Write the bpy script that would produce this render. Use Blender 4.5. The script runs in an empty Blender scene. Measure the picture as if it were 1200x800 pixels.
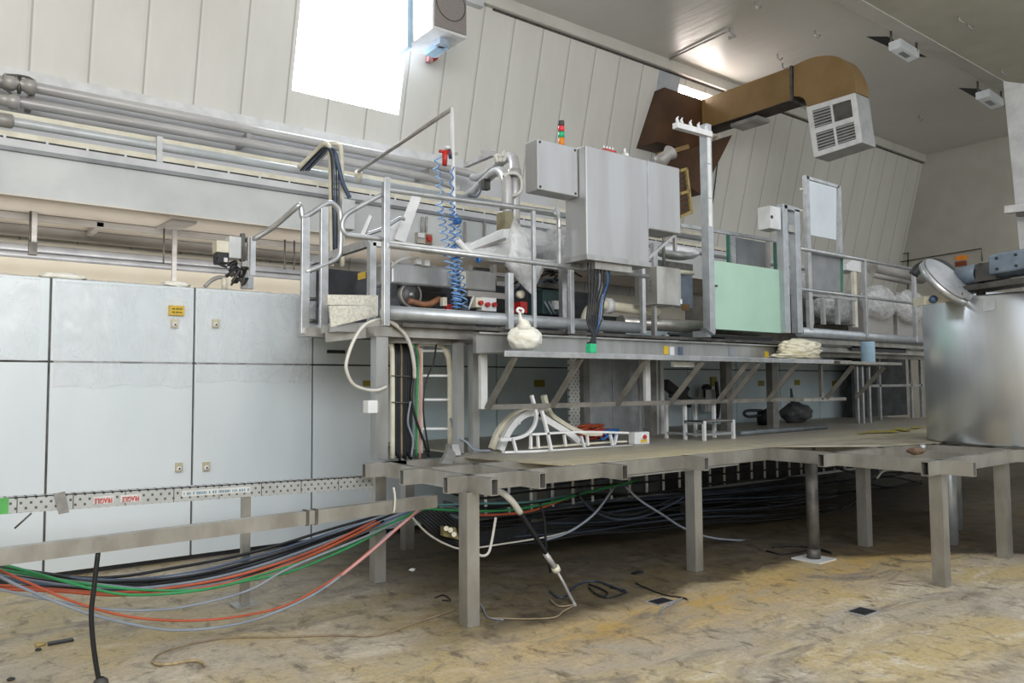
import bpy, bmesh, math, random
from mathutils import Vector, Matrix, noise
random.seed(7)
R = math.radians
scn = bpy.context.scene
col = scn.collection
V = Vector

# ------------------------------------------------------------------ camera (calibrated from the lines of the photo)
F = 911.0
YAW, PITCH, ROLL, EYE = R(37.5), R(3.28), R(-.38), 1.6
fwd = V((math.cos(PITCH)*math.sin(YAW), math.cos(PITCH)*math.cos(YAW), math.sin(PITCH)))
rt0 = V((math.cos(YAW), -math.sin(YAW), 0)); up0 = rt0.cross(fwd)
rt = math.cos(ROLL)*rt0 + math.sin(ROLL)*up0
up = -math.sin(ROLL)*rt0 + math.cos(ROLL)*up0
CAM = V((0, 0, EYE))
cd = bpy.data.cameras.new('camera'); cam = bpy.data.objects.new('camera', cd); col.objects.link(cam)
cd.sensor_width = 36; cd.lens = F/1200*36; cd.clip_end = 200; cd.clip_start = .05
M4 = Matrix.Identity(4)
for i in range(3):
    M4[i][0], M4[i][1], M4[i][2], M4[i][3] = rt[i], up[i], -fwd[i], CAM[i]
cam.matrix_world = M4
scn.camera = cam

def ray(px, py): return (px-600)/F*rt - (py-400)/F*up + fwd
def A(px, py, Y):                      # where the sight line of a pixel meets the plane at depth Y
    d = ray(px, py); return CAM + d*(Y/d.y)
def AX(px, py, X):
    d = ray(px, py); return CAM + d*(X/d.x)
def AZ(px, py, Z):
    d = ray(px, py); return CAM + d*((Z-EYE)/d.z)
LEAN = .25
def WY(z): return 10.5 + LEAN*(5.3-z)
def W(px, py, off=0):
    d = ray(px, py); n = V((0, 1, LEAN)); t = (10.5-off+LEAN*5.3 - n.dot(CAM))/n.dot(d); return CAM + d*t

# ------------------------------------------------------------------ materials
def lin(c):
    if isinstance(c, str): c = [int(c[i:i+2], 16)/255 for i in (0, 2, 4)]
    return tuple((x/12.92 if x <= .04045 else ((x+.055)/1.055)**2.4) for x in c) + (1,)
MATS = {}
def nodes_of(m):
    m.use_nodes = True; nt = m.node_tree; nt.nodes.clear()
    out = nt.nodes.new('ShaderNodeOutputMaterial'); b = nt.nodes.new('ShaderNodeBsdfPrincipled')
    nt.links.new(b.outputs[0], out.inputs[0]); return nt, b, out
def N(nt, t, **k):
    n = nt.nodes.new(t)
    for a, v in k.items():
        if a in n.inputs.keys() if isinstance(a, str) else False: n.inputs[a].default_value = v
        else: setattr(n, a, v)
    return n
def math_(nt, op, a, b=None, c=None):
    n = nt.nodes.new('ShaderNodeMath'); n.operation = op
    for i, v in enumerate((a, b, c)):
        if v is None: continue
        if hasattr(v, 'is_linked') or hasattr(v, 'links'): nt.links.new(v, n.inputs[i])
        else: n.inputs[i].default_value = v
    return n.outputs[0]
def mixc(nt, f, a, b, mode='MIX'):
    n = nt.nodes.new('ShaderNodeMix'); n.data_type = 'RGBA'; n.blend_type = mode
    for s, v in ((n.inputs['Factor'], f), (n.inputs[6], a), (n.inputs[7], b)):
        if hasattr(v, 'links'): nt.links.new(v, s)
        else: s.default_value = v
    return n.outputs[2]
def coord(nt, kind='Object', scale=(1, 1, 1)):
    if kind == 'World': s = nt.nodes.new('ShaderNodeNewGeometry').outputs['Position']
    else: s = nt.nodes.new('ShaderNodeTexCoord').outputs[kind]
    m = nt.nodes.new('ShaderNodeMapping'); m.inputs['Scale'].default_value = scale
    nt.links.new(s, m.inputs[0]); return m.outputs[0]
def noise_(nt, vec, scale, detail=5, rough=.55, dist=0):
    n = nt.nodes.new('ShaderNodeTexNoise'); n.inputs['Scale'].default_value = scale
    n.inputs['Detail'].default_value = detail; n.inputs['Roughness'].default_value = rough
    n.inputs['Distortion'].default_value = dist
    nt.links.new(vec, n.inputs['Vector']); return n.outputs['Fac']
def ramp(nt, f, p0, p1, c0=(0, 0, 0, 1), c1=(1, 1, 1, 1)):
    r = nt.nodes.new('ShaderNodeValToRGB'); e = r.color_ramp.elements
    e[0].position = p0; e[1].position = p1; e[0].color = c0; e[1].color = c1
    nt.links.new(f, r.inputs[0]); return r.outputs[0]
def bump(nt, b, h, strength, dist=.01):
    n = nt.nodes.new('ShaderNodeBump'); n.inputs['Strength'].default_value = strength; n.inputs['Distance'].default_value = dist
    nt.links.new(h, n.inputs['Height']); nt.links.new(n.outputs[0], b.inputs['Normal'])
def mat(name, c, c2=None, rough=.5, metal=0, scale=6, stretch=(1, 1, 1), bmp=0, p=(.4, .65), trans=0, alpha=1, em=0, kind='World', rvar=.1, coat=0):
    m = bpy.data.materials.new(name); nt, b, out = nodes_of(m)
    c = lin(c); c2 = lin(c2) if c2 else tuple(x*.8 for x in c[:3])+(1,)
    f = noise_(nt, coord(nt, kind, stretch), scale)
    nt.links.new(mixc(nt, ramp(nt, f, *p), c, c2), b.inputs['Base Color'])
    b.inputs['Roughness'].default_value = rough; b.inputs['Metallic'].default_value = metal
    if rvar:
        r = math_(nt, 'MULTIPLY_ADD', f, rvar*2, rough-rvar); nt.links.new(r, b.inputs['Roughness'])
    if bmp: bump(nt, b, noise_(nt, coord(nt, kind, stretch), scale*3), bmp)
    b.inputs['Transmission Weight'].default_value = trans; b.inputs['Alpha'].default_value = alpha
    if coat: b.inputs['Coat Weight'].default_value = coat
    if em:
        b.inputs['Emission Color'].default_value = c; b.inputs['Emission Strength'].default_value = em
    MATS[name] = m; return m
def film(name, c, rough, tfac, scale=9, stretch=(1, 1, 1), bmp=.6):
    """thin clear sheet: part glossy/white, part see-through"""
    m = bpy.data.materials.new(name); nt, b, out = nodes_of(m)
    b.inputs['Base Color'].default_value = lin(c); b.inputs['Roughness'].default_value = rough
    b.inputs['Specular IOR Level'].default_value = .8
    f = noise_(nt, coord(nt, 'World', stretch), scale, 4, .5, 1.2)
    bump(nt, b, f, bmp, .03)
    tr = nt.nodes.new('ShaderNodeBsdfTransparent'); mx = nt.nodes.new('ShaderNodeMixShader')
    r = ramp(nt, f, .35, .7); a = math_(nt, 'MULTIPLY_ADD', r, -.35, tfac+.15)
    nt.links.new(a, mx.inputs[0]); nt.links.new(b.outputs[0], mx.inputs[1]); nt.links.new(tr.outputs[0], mx.inputs[2])
    nt.links.new(mx.outputs[0], out.inputs[0]); MATS[name] = m; return m

STEEL = mat('brushed_steel', 'b4b5b5', '9c9c9a', .38, .7, 5, (1, 1, .25), .05)
STEELD = mat('dirty_steel', 'b8b7b3', '98958f', .34, .68, 4, (1, 1, .45), .03)
RAIL = mat('rail_steel', 'c2c4c7', 'a9acaf', .32, .65, 8)
GALV = mat('galvanised', 'bdc2c7', 'a3a8ad', .4, .6, 9, bmp=.05, p=(.3, .75))
CTRL = mat('cabinet_steel', 'b8b9bb', 'aaaaab', .42, .65, 3, (1, 1, .15))
TANKM = mat('tank_steel', 'dde1e6', 'c9cfd6', .3, .8, 2.2, (1, 1, .2), .02)
DARKST = mat('dark_steel', '6a6864', '4c4a47', .55, .5, 6)
PALEP = mat('pale_paint', 'd9dbdc', 'c6c8ca', .4, 0, 4)
WHITE = mat('white_paint', 'e9eaeb', 'd8d9da', .4, 0, 5)
CREAM = mat('cream_plastic', 'e8e3d0', 'd5cfba', .45, 0, 5)
GREYP = mat('grey_pipe', 'b3b0ae', '97938f', .4, .2, 4, (.3, 1, 1))
WPIPE = mat('white_pipe', 'c9c8c8', 'b0aeae', .35, .2, 4, (.3, 1, 1))
CHAN = mat('channel_white', 'd6d7da', 'c3c4c8', .45, 0, 3)
BLACK = mat('black_rubber', '1b1d20', '2a2c30', .5, 0, 8)
DARKIN = mat('dark_interior', '3a3d42', '25272b', .6, 0, 4)
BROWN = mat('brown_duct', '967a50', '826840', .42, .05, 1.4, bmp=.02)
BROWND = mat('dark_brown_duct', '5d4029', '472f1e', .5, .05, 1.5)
GREEN = mat('mint_board', 'aed0be', 'a6c8b6', .55, 0, 1.5)
BOARD = mat('white_board', 'd3dbe2', 'c7d0d8', .35, 0, 2)
GREYB = mat('grey_board', '8e9194', '7e8184', .5, .2, 3)
RED = mat('red_plastic', 'c0302a', 'a02420', .4, 0, 9)
ORANGE = mat('orange_plastic', 'e08a2c', 'cc7722', .4, 0, 9, em=.15)
GREENL = mat('green_lens', '2fb27c', '23946a', .3, 0, 9, em=.15)
REDL = mat('red_lens', 'd23a44', 'b12a34', .3, 0, 9, em=.15)
BLUE = mat('blue_plastic', '2f6fb5', '2560a0', .35, 0, 9)
HOSE = mat('blue_hose', '5d93cf', 'a9c6e6', .3, 0, 30)
YELLOW = mat('yellow_sign', 'd9b73a', 'c9a92c', .5, 0, 9)
YELLOWD = mat('dull_yellow_sign', '9c9035', '8b802c', .5, 0, 9)
INK = mat('ink', '6a5a20', '5a4c1c', .6, 0, 9)
LOCK = mat('lock_plate', 'cdc6ad', 'b8b096', .45, .2, 20)
MOTOR = mat('motor_blue', '8492a1', '6f7d8c', .42, .2, 6)
BAGY = mat('cream_bag', 'eae4cf', 'd9d2b8', .4, 0, 8, bmp=.2)
WBAG = mat('white_bag', 'f6f5ee', 'e9e6d6', .35, 0, 9, bmp=.5)
CHECK = None
C_GREY = mat('cable_grey', '8c949f', '79828f', .45, 0, 5)
C_BLUE = mat('cable_slate', '56647c', '465570', .45, 0, 5)
C_DSLATE = mat('cable_dark_slate', '333d4d', '2a3341', .4, 0, 5)
C_BLACK = mat('cable_black', '191c21', '121418', .45, 0, 5)
C_ORANGE = mat('cable_orange', 'b95a3a', 'a34c30', .45, 0, 5)
C_GREEN = mat('cable_green', '2f8f55', '277d49', .45, 0, 5)
C_WHITE = mat('cable_white', 'd8d6cf', 'c5c2b8', .45, 0, 5)
C_PINK = mat('cable_pink', 'cf9a98', 'bd8886', .45, 0, 5)
C_TAN = mat('cable_tan', '93836a', '7b6c55', .55, 0, 12)
FILM = film('plastic_film', 'f2f5f9', .25, .66, 3.2, (1, 1, .45), .22)
WRAP = film('clear_wrap', 'f0f2f5', .22, .5, 9, bmp=.8)
PERSPEX = film('perspex', 'a9b2c4', .1, .92, 1.2, bmp=.02)
BLUEROLL = mat('blue_roll', 'a7c3d6', '97b5ca', .55, 0, 5)
LIGHTFIT = mat('lamp_body', 'dadee2', 'cfd3d8', .4, 0, 5)
MESHG = mat('grille_dark', '9a9391', '857d7b', .6, .2, 60)
TAPEW = mat('white_tape', 'd3d3cf', 'c2c2bd', .5, 0, 8)
TAPEG = mat('grey_tape', '8e8c88', '7f7d79', .6, 0, 20)

def seam_wall(name, c, c2, step, off, axis='X', depth=.5, rough=.42, w=.012):
    m = bpy.data.materials.new(name); nt, b, out = nodes_of(m)
    sep = nt.nodes.new('ShaderNodeSeparateXYZ'); nt.links.new(coord(nt, 'World'), sep.inputs[0])
    t = math_(nt, 'FRACT', math_(nt, 'DIVIDE', math_(nt, 'SUBTRACT', sep.outputs[axis], off-50*step), step))
    d = math_(nt, 'MINIMUM', t, math_(nt, 'SUBTRACT', 1, t)); d = math_(nt, 'MULTIPLY', d, step)
    line = math_(nt, 'LESS_THAN', d, w); edge = ramp(nt, math_(nt, 'DIVIDE', d, .05), .2, .9)
    f = noise_(nt, coord(nt, 'World', (1, 1, .25)), 1.6); f2 = noise_(nt, coord(nt, 'World', (1, 1, .1)), 9)
    base = mixc(nt, ramp(nt, f, .35, .7), lin(c), lin(c2))
    base = mixc(nt, math_(nt, 'MULTIPLY', f2, .12), base, lin('a9a493'))
    base = mixc(nt, math_(nt, 'MULTIPLY', line, depth), base, lin('7d7a72'))
    nt.links.new(base, b.inputs['Base Color']); b.inputs['Roughness'].default_value = rough
    bump(nt, b, edge, .35, .01); MATS[name] = m; return m
WALLM = seam_wall('wall_panels', 'e6e5e0', 'dddcd6', .615, .95)
ENDM = mat('end_wall', 'c9c7be', 'bebcb2', .5, 0, 1.2)
LOWWALL = mat('low_wall_warm_lit', 'f8f1e2', 'f1e9d8', .5, 0, 1.5)  # warm light on the lower wall put into its colour

def ceil_mat():
    m = bpy.data.materials.new('ceiling_gloss'); nt, b, out = nodes_of(m)
    f = noise_(nt, coord(nt, 'World', (.5, .5, 1)), 1.1)
    nt.links.new(mixc(nt, ramp(nt, f, .35, .7), lin('dcdbd6'), lin('d3d2cb')), b.inputs['Base Color'])
    b.inputs['Roughness'].default_value = .34
    h = noise_(nt, coord(nt, 'World', (3.5, .5, 1)), 2.2, 2)
    bump(nt, b, h, .25, .03); MATS['ceil'] = m; return m
CEILM = ceil_mat()

def floor_mat():
    m = bpy.data.materials.new('stained_concrete'); nt, b, out = nodes_of(m)
    w = coord(nt, 'World'); sep = nt.nodes.new('ShaderNodeSeparateXYZ'); nt.links.new(w, sep.inputs[0])
    X, Y = sep.outputs['X'], sep.outputs['Y']
    n1 = noise_(nt, coord(nt, 'World', (.8, 1.3, 1)), .8, 8, .62, .6)
    n2 = noise_(nt, coord(nt, 'World', (1, 1.6, 1)), 2.1, 10, .7, .9)
    n3 = noise_(nt, coord(nt, 'World', (1.3, .8, 1)), 5.5, 10, .74, .5)
    n4 = noise_(nt, w, 30, 6, .75)
    n5 = noise_(nt, coord(nt, 'World', (.7, 1.5, 1)), 1.3, 10, .7, 1.4)
    n6 = noise_(nt, coord(nt, 'World', (.25, 2.2, 1)), 2.2, 8, .7, .4)
    base = mixc(nt, ramp(nt, n1, .4, .6), lin('b8ad9c'), lin('c3af80'))
    base = mixc(nt, ramp(nt, n2, .5, .68), base, lin('d8cdb8'))
    # ochre wash just outside the platform edge
    oc = math_(nt, 'SUBTRACT', 1, math_(nt, 'ABSOLUTE', math_(nt, 'DIVIDE', math_(nt, 'SUBTRACT', Y, 3.75), .75)))
    oc = math_(nt, 'MULTIPLY', math_(nt, 'MAXIMUM', oc, 0), ramp(nt, n2, .35, .6))
    oc = math_(nt, 'MULTIPLY', oc, ramp(nt, math_(nt, 'MULTIPLY', X, .25), .5, .9))
    base = mixc(nt, oc, base, lin('c6a35c'))
    base = mixc(nt, math_(nt, 'MULTIPLY', ramp(nt, n6, .52, .7), .55), base, lin('8e877d'))
    base = mixc(nt, math_(nt, 'MULTIPLY', ramp(nt, n5, .53, .64), .8), base, lin('837a70'))
    base = mixc(nt, math_(nt, 'MULTIPLY', ramp(nt, n3, .53, .66), .8), base, lin('5f5648'))
    base = mixc(nt, math_(nt, 'MULTIPLY', ramp(nt, n4, .45, .8), .5), base, lin('4d4536'))
    # darker band under the machine platform, spreading wider at the right
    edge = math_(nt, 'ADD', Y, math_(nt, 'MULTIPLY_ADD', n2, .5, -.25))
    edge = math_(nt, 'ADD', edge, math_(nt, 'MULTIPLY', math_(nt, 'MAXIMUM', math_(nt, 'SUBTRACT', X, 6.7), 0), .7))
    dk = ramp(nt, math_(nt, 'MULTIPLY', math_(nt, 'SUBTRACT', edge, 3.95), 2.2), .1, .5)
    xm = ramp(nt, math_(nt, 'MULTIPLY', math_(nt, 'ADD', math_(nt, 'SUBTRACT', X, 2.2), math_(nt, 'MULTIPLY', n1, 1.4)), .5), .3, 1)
    dark_band = math_(nt, 'MULTIPLY', math_(nt, 'MULTIPLY', dk, xm), math_(nt, 'MULTIPLY_ADD', n3, .4, .62))
    base = mixc(nt, dark_band, base, lin('2c251c'))
    nt.links.new(base, b.inputs['Base Color'])
    rr = math_(nt, 'MULTIPLY_ADD', n2, .5, .33); nt.links.new(rr, b.inputs['Roughness'])
    bump(nt, b, math_(nt, 'ADD', n3, math_(nt, 'MULTIPLY', n4, .5)), .5, .015)
    MATS['floor'] = m; return m
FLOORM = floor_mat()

def check_mat():
    m = bpy.data.materials.new('checker_plate'); nt, b, out = nodes_of(m)
    w = coord(nt, 'World', (1, 1, 1))
    sep = nt.nodes.new('ShaderNodeSeparateXYZ'); nt.links.new(w, sep.inputs[0])
    s1 = math_(nt, 'SINE', math_(nt, 'MULTIPLY', math_(nt, 'ADD', sep.outputs['X'], sep.outputs['Y']), 90))
    s2 = math_(nt, 'SINE', math_(nt, 'MULTIPLY', math_(nt, 'SUBTRACT', sep.outputs['X'], sep.outputs['Y']), 90))
    h = math_(nt, 'GREATER_THAN', math_(nt, 'MULTIPLY', s1, s2), .35)
    f = noise_(nt, coord(nt, 'World', (.7, 1.4, 1)), 1.6, 8, .65, .5)
    f2 = noise_(nt, w, 7, 8, .7)
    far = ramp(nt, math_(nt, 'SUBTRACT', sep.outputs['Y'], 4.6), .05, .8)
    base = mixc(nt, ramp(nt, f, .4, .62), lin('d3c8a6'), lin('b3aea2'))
    base = mixc(nt, math_(nt, 'MULTIPLY', far, .8), base, lin('918d86'))  # darker grey under the walkway: its shade put into the colour
    base = mixc(nt, math_(nt, 'MULTIPLY', ramp(nt, f2, .52, .75), .5), base, lin('857b66'))
    base = mixc(nt, math_(nt, 'MULTIPLY', h, .25), base, lin('e0d8bc'))
    nt.links.new(base, b.inputs['Base Color'])
    b.inputs['Metallic'].default_value = .25; b.inputs['Roughness'].default_value = .5
    bump(nt, b, h, .5, .004); return m
CHECK = check_mat()

def perf_mat():
    m = bpy.data.materials.new('perforated_tray'); nt, b, out = nodes_of(m)
    sep = nt.nodes.new('ShaderNodeSeparateXYZ'); nt.links.new(coord(nt, 'World'), sep.inputs[0])
    z0 = math_(nt, 'SUBTRACT', sep.outputs['Z'], math_(nt, 'MULTIPLY_ADD', sep.outputs['X'], -.0215, .848))
    row = math_(nt, 'FLOOR', math_(nt, 'DIVIDE', z0, .0335))
    xs = math_(nt, 'ADD', math_(nt, 'DIVIDE', sep.outputs['X'], .055), math_(nt, 'MULTIPLY', row, .5))
    fx = math_(nt, 'ABSOLUTE', math_(nt, 'SUBTRACT', math_(nt, 'FRACT', math_(nt, 'ADD', xs, 20)), .5))
    fz = math_(nt, 'ABSOLUTE', math_(nt, 'SUBTRACT', math_(nt, 'FRACT', math_(nt, 'ADD', math_(nt, 'DIVIDE', z0, .0335), 40)), .5))
    hole = math_(nt, 'MULTIPLY', math_(nt, 'LESS_THAN', fx, .13), math_(nt, 'LESS_THAN', fz, .24))
    joint = math_(nt, 'LESS_THAN', math_(nt, 'FRACT', math_(nt, 'ADD', math_(nt, 'DIVIDE', sep.outputs['X'], .31), 20.3)), .02)
    hole = math_(nt, 'MAXIMUM', hole, joint)
    f = noise_(nt, coord(nt, 'World'), 9)
    base = mixc(nt, f, lin('c9cccd'), lin('a9aba8'))
    base = mixc(nt, math_(nt, 'MULTIPLY', hole, .9), base, lin('35352f'))
    nt.links.new(base, b.inputs['Base Color']); b.inputs['Roughness'].default_value = .45
    mm = math_(nt, 'MULTIPLY', math_(nt, 'SUBTRACT', 1, hole), .5); nt.links.new(mm, b.inputs['Metallic']); return m
PERF = perf_mat()

# ------------------------------------------------------------------ mesh helpers
class MB:
    def __init__(s): s.bm = bmesh.new()
    def face(s, pts):
        vs = [s.bm.verts.new(V(p)) for p in pts]
        s.bm.faces.new(vs); return s
    def hexa(s, p):      # 8 points: bottom ring 0-3, top ring 4-7
        v = [s.bm.verts.new(V(q)) for q in p]
        for f in ((3, 2, 1, 0), (4, 5, 6, 7), (0, 1, 5, 4), (1, 2, 6, 5), (2, 3, 7, 6), (3, 0, 4, 7)): s.bm.faces.new([v[i] for i in f])
        return s
    def box(s, x0, x1, y0, y1, z0, z1):
        return s.hexa([(x0, y0, z0), (x1, y0, z0), (x1, y1, z0), (x0, y1, z0), (x0, y0, z1), (x1, y0, z1), (x1, y1, z1), (x0, y1, z1)])
    def beam(s, a, b, w, h, upv=(0, 0, 1)):   # solid bar a->b, w sideways, h along upv
        a, b = V(a), V(b); d = (b-a).normalized(); u = V(upv)
        if abs(d.dot(u)) > .98: u = V((0, 1, 0))
        sd = d.cross(u).normalized(); u = sd.cross(d)
        o = [(-sd*w-u*h)/2, (sd*w-u*h)/2, (sd*w+u*h)/2, (-sd*w+u*h)/2]
        v = [s.bm.verts.new(a+q) for q in o]+[s.bm.verts.new(b+q) for q in o]
        for f in ((3, 2, 1, 0), (4, 5, 6, 7), (0, 1, 5, 4), (1, 2, 6, 5), (2, 3, 7, 6), (3, 0, 4, 7)): s.bm.faces.new([v[i] for i in f])
        return s
    def rhs(s, a, b, w, h, t=.006, upv=(0, 0, 1)):   # hollow section with open ends
        a, b = V(a), V(b); d = (b-a).normalized(); u = V(upv)
        if abs(d.dot(u)) > .98: u = V((0, 1, 0))
        sd = d.cross(u).normalized(); u = sd.cross(d)
        def ring(c, w, h): return [s.bm.verts.new(c+q) for q in ((-sd*w-u*h)/2, (sd*w-u*h)/2, (sd*w+u*h)/2, (-sd*w+u*h)/2)]
        oa, ob, ia, ib = ring(a, w, h), ring(b, w, h), ring(a, w-2*t, h-2*t), ring(b, w-2*t, h-2*t)
        for i in range(4):
            j = (i+1) % 4
            s.bm.faces.new([oa[i], oa[j], ob[j], ob[i]]); s.bm.faces.new([ia[j], ia[i], ib[i], ib[j]])
            s.bm.faces.new([oa[j], oa[i], ia[i], ia[j]]); s.bm.faces.new([ob[i], ob[j], ib[j], ib[i]])
        return s
    def tube(s, pts, r, n=8, caps=True):
        pts = [V(p) for p in pts]; rings = []; prev = None
        for i, p in enumerate(pts):
            d = (pts[min(i+1, len(pts)-1)]-pts[max(i-1, 0)]).normalized()
            if prev is None:
                u = V((0, 0, 1)) if abs(d.z) < .9 else V((0, 1, 0))
            else: u = prev
            sd = d.cross(u)
            if sd.length < 1e-4: sd = d.cross(V((1, .3, .2)))
            sd.normalize(); u = sd.cross(d).normalized(); prev = u
            rr = r[i] if isinstance(r, (list, tuple)) else r
            rings.append([s.bm.verts.new(p+(sd*math.cos(2*math.pi*k/n)+u*math.sin(2*math.pi*k/n))*rr) for k in range(n)])
        for a, b in zip(rings, rings[1:]):
            for k in range(n): s.bm.faces.new([a[k], a[(k+1) % n], b[(k+1) % n], b[k]]).smooth = True
        if caps:
            s.bm.faces.new(rings[0][::-1]); s.bm.faces.new(rings[-1])
        return s
    def cyl(s, a, b, r, n=20): return s.tube([a, b], r, n)
    def lathe(s, c, prof, n=32, axis=(0, 0, 1)):
        ax = V(axis).normalized(); u = V((1, 0, 0)) if abs(ax.x) < .9 else V((0, 1, 0)); a1 = ax.cross(u).normalized(); a2 = ax.cross(a1)
        c = V(c); rings = []
        for r, z in prof: rings.append([s.bm.verts.new(c+ax*z+(a1*math.cos(2*math.pi*k/n)+a2*math.sin(2*math.pi*k/n))*max(r, 1e-4)) for k in range(n)])
        for a, b in zip(rings, rings[1:]):
            for k in range(n): s.bm.faces.new([a[k], a[(k+1) % n], b[(k+1) % n], b[k]]).smooth = True
        return s
    def prism(s, pts, off):      # polygon extruded by off
        off = V(off); a = [s.bm.verts.new(V(p)) for p in pts]; b = [s.bm.verts.new(V(p)+off) for p in pts]
        s.bm.faces.new(a[::-1]); s.bm.faces.new(b); n = len(a)
        for i in range(n): s.bm.faces.new([a[i], a[(i+1) % n], b[(i+1) % n], b[i]])
        return s
    def grid(s, fn, nu, nv):
        g = [[s.bm.verts.new(V(fn(i/nu, j/nv))) for j in range(nv+1)] for i in range(nu+1)]
        for i in range(nu):
            for j in range(nv): s.bm.faces.new([g[i][j], g[i+1][j], g[i+1][j+1], g[i][j+1]]).smooth = True
        return s
    def blob(s, c, rad, seed=0, amp=.25, freq=2.5, sub=4, flat=None):
        b2 = bmesh.new(); bmesh.ops.create_icosphere(b2, subdivisions=sub, radius=1)
        c = V(c); mp = {}
        for v in b2.verts:
            p = v.co.copy(); k = 1+amp*(noise.noise(p*freq+V((seed*7.1, seed*3.3, 0))) + .6*abs(noise.noise(p*freq*2.3+V((seed, 5, 1)))))
            q = V((p.x*rad[0], p.y*rad[1], p.z*rad[2]))*k
            if flat is not None: q.z = max(q.z, -flat)
            mp[v] = s.bm.verts.new(c+q)
        for f in b2.faces: s.bm.faces.new([mp[v] for v in f.verts]).smooth = True
        b2.free(); return s
    def build(s, name, m, parent=None, bev=0, origin=None, kind=None):
        bm = s.bm
        if bev:
            pass
        bmesh.ops.recalc_face_normals(bm, faces=bm.faces[:])
        if parent is not None: o0 = V(parent['_o'])
        elif origin is not None: o0 = V(origin)
        else:
            xs = [v.co for v in bm.verts]
            o0 = V(((min(v.x for v in xs)+max(v.x for v in xs))/2, (min(v.y for v in xs)+max(v.y for v in xs))/2, min(v.z for v in xs)))
        bmesh.ops.translate(bm, verts=bm.verts[:], vec=-o0)
        me = bpy.data.meshes.new(name); bm.to_mesh(me); bm.free()
        me.materials.append(m)
        o = bpy.data.objects.new(name, me); col.objects.link(o); o['_o'] = o0[:]
        if parent is not None: o.parent = parent
        else: o.location = o0
        if bev:
            md = o.modifiers.new('bevel', 'BEVEL'); md.width = bev; md.segments = 2; md.limit_method = 'ANGLE'
        if kind: o['kind'] = kind
        return o
def tag(o, label, cat, group=None, kind=None):
    o['label'] = label; o['category'] = cat
    if group: o['group'] = group
    if kind: o['kind'] = kind
    return o
def thing(name, label, cat, loc, group=None):
    o = bpy.data.objects.new(name, None); col.objects.link(o); o.location = V(loc); o['_o'] = V(loc)[:]
    o.empty_display_size = .1
    return tag(o, label, cat, group)
def struct(name, mb, m): return mb.build(name, m, kind='structure')
def spline(pts, sub=6):
    pts = [V(p) for p in pts]; P = [pts[0]*2-pts[1]]+pts+[pts[-1]*2-pts[-2]]; out = []
    for i in range(1, len(P)-2):
        p0, p1, p2, p3 = P[i-1:i+3]
        for k in range(sub):
            t = k/sub; out.append(.5*((2*p1)+(p2-p0)*t+(2*p0-5*p1+4*p2-p3)*t*t+(3*p1-p0-3*p2+p3)*t*t*t))
    out.append(pts[-1]); return out
def cable(pts, r, m, label, name='cable', group=None, cat='cable', sub=6, n=6):
    return tag(MB().tube(spline(pts, sub), r, n).build(name, m), label, cat, group)
def text(body, size, m, parent, mtx, name='lettering', bold=0):
    cu = bpy.data.curves.new(name, 'FONT'); cu.body = body; cu.size = size; cu.align_x = 'CENTER'; cu.align_y = 'CENTER'; cu.extrude = .0006; cu.offset = bold
    t = bpy.data.objects.new(name, cu); col.objects.link(t)
    dg = bpy.context.evaluated_depsgraph_get(); dg.update(); me = bpy.data.meshes.new_from_object(t.evaluated_get(dg))
    bpy.data.objects.remove(t); me.transform(mtx); me.transform(Matrix.Translation(-V(parent['_o'])))
    me.materials.clear(); me.materials.append(m)
    o = bpy.data.objects.new(name, me); col.objects.link(o); o['_o'] = parent['_o']; o.parent = parent; return o
FACE = Matrix(((1, 0, 0, 0), (0, 0, -1, 0), (0, 1, 0, 0), (0, 0, 0, 1)))   # text standing in XZ, read from -Y
def at(p, rot=0): return Matrix.Translation(V(p)) @ FACE @ Matrix.Rotation(rot, 4, 'Z')
# ================================================================== THE ROOM
CZ = 7.9
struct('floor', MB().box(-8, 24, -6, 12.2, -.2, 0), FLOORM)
mb = MB()        # sloping back wall, with the two glazed openings left free
def wq(x0, x1, z0, z1): mb.hexa([(x0, WY(z0), z0), (x1, WY(z0), z0), (x1, WY(z0)+.2, z0), (x0, WY(z0)+.2, z0), (x0, WY(z1), z1), (x1, WY(z1), z1), (x1, WY(z1)+.2, z1), (x0, WY(z1)+.2, z1)])
wx0, wx1, wz0, wz1 = 4.09, 5.79, 5.78, 7.75
vx0, vx1, vz0, vz1 = 11.85, 13.3, 7.12, 7.55
wq(-8, wx0, 3.4, CZ); wq(wx0, wx1, 3.4, wz0); wq(wx0, wx1, wz1, CZ); wq(wx1, vx0, 3.4, CZ)
wq(vx0, vx1, 3.4, vz0); wq(vx0, vx1, vz1, CZ); wq(vx1, 22.2, 3.4, CZ)
struct('wall_back', mb, WALLM)
mb = MB(); wq(-8, 22.2, 0, 3.4); struct('wall_back', mb, LOWWALL)
struct('wall_end', MB().box(22, 22.2, -4, 12, 0, CZ), ENDM)
struct('wall_left', MB().box(-8.2, -8, -6, 12, 0, CZ), ENDM)
struct('wall_light_blocker', MB().box(-8, 22.2, -6.2, -6, 0, 3.0), ENDM)  # unseen wall added to block low-angle light, open above
struct('ceiling', MB().box(-8, 22.2, 6.64, 10.3, CZ, CZ+.15), CEILM)
struct('ceiling', MB().box(-8, 22.2, 3.2, 6.22, CZ-.12, CZ+.15), mat('ceiling_matt', 'd0cdc2', 'c6c3b7', .55, 0, 1.2))
mb = MB().hexa([(-8, 6.22, CZ-.14), (22, 6.22, CZ-.14), (22, 6.22, CZ-.1), (-8, 6.22, CZ-.1), (-8, 6.60, CZ-.03), (22, 6.60, CZ-.03), (22, 6.6, CZ), (-8, 6.6, CZ)])
struct('trim_1', mb, mat('strip_paint', 'cfcfca', 'c4c4be', .45, 0, 2))
struct('trim_2', MB().box(-8, 22, 6.6, 6.64, CZ+.02, CZ+.1), DARKST)
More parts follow.
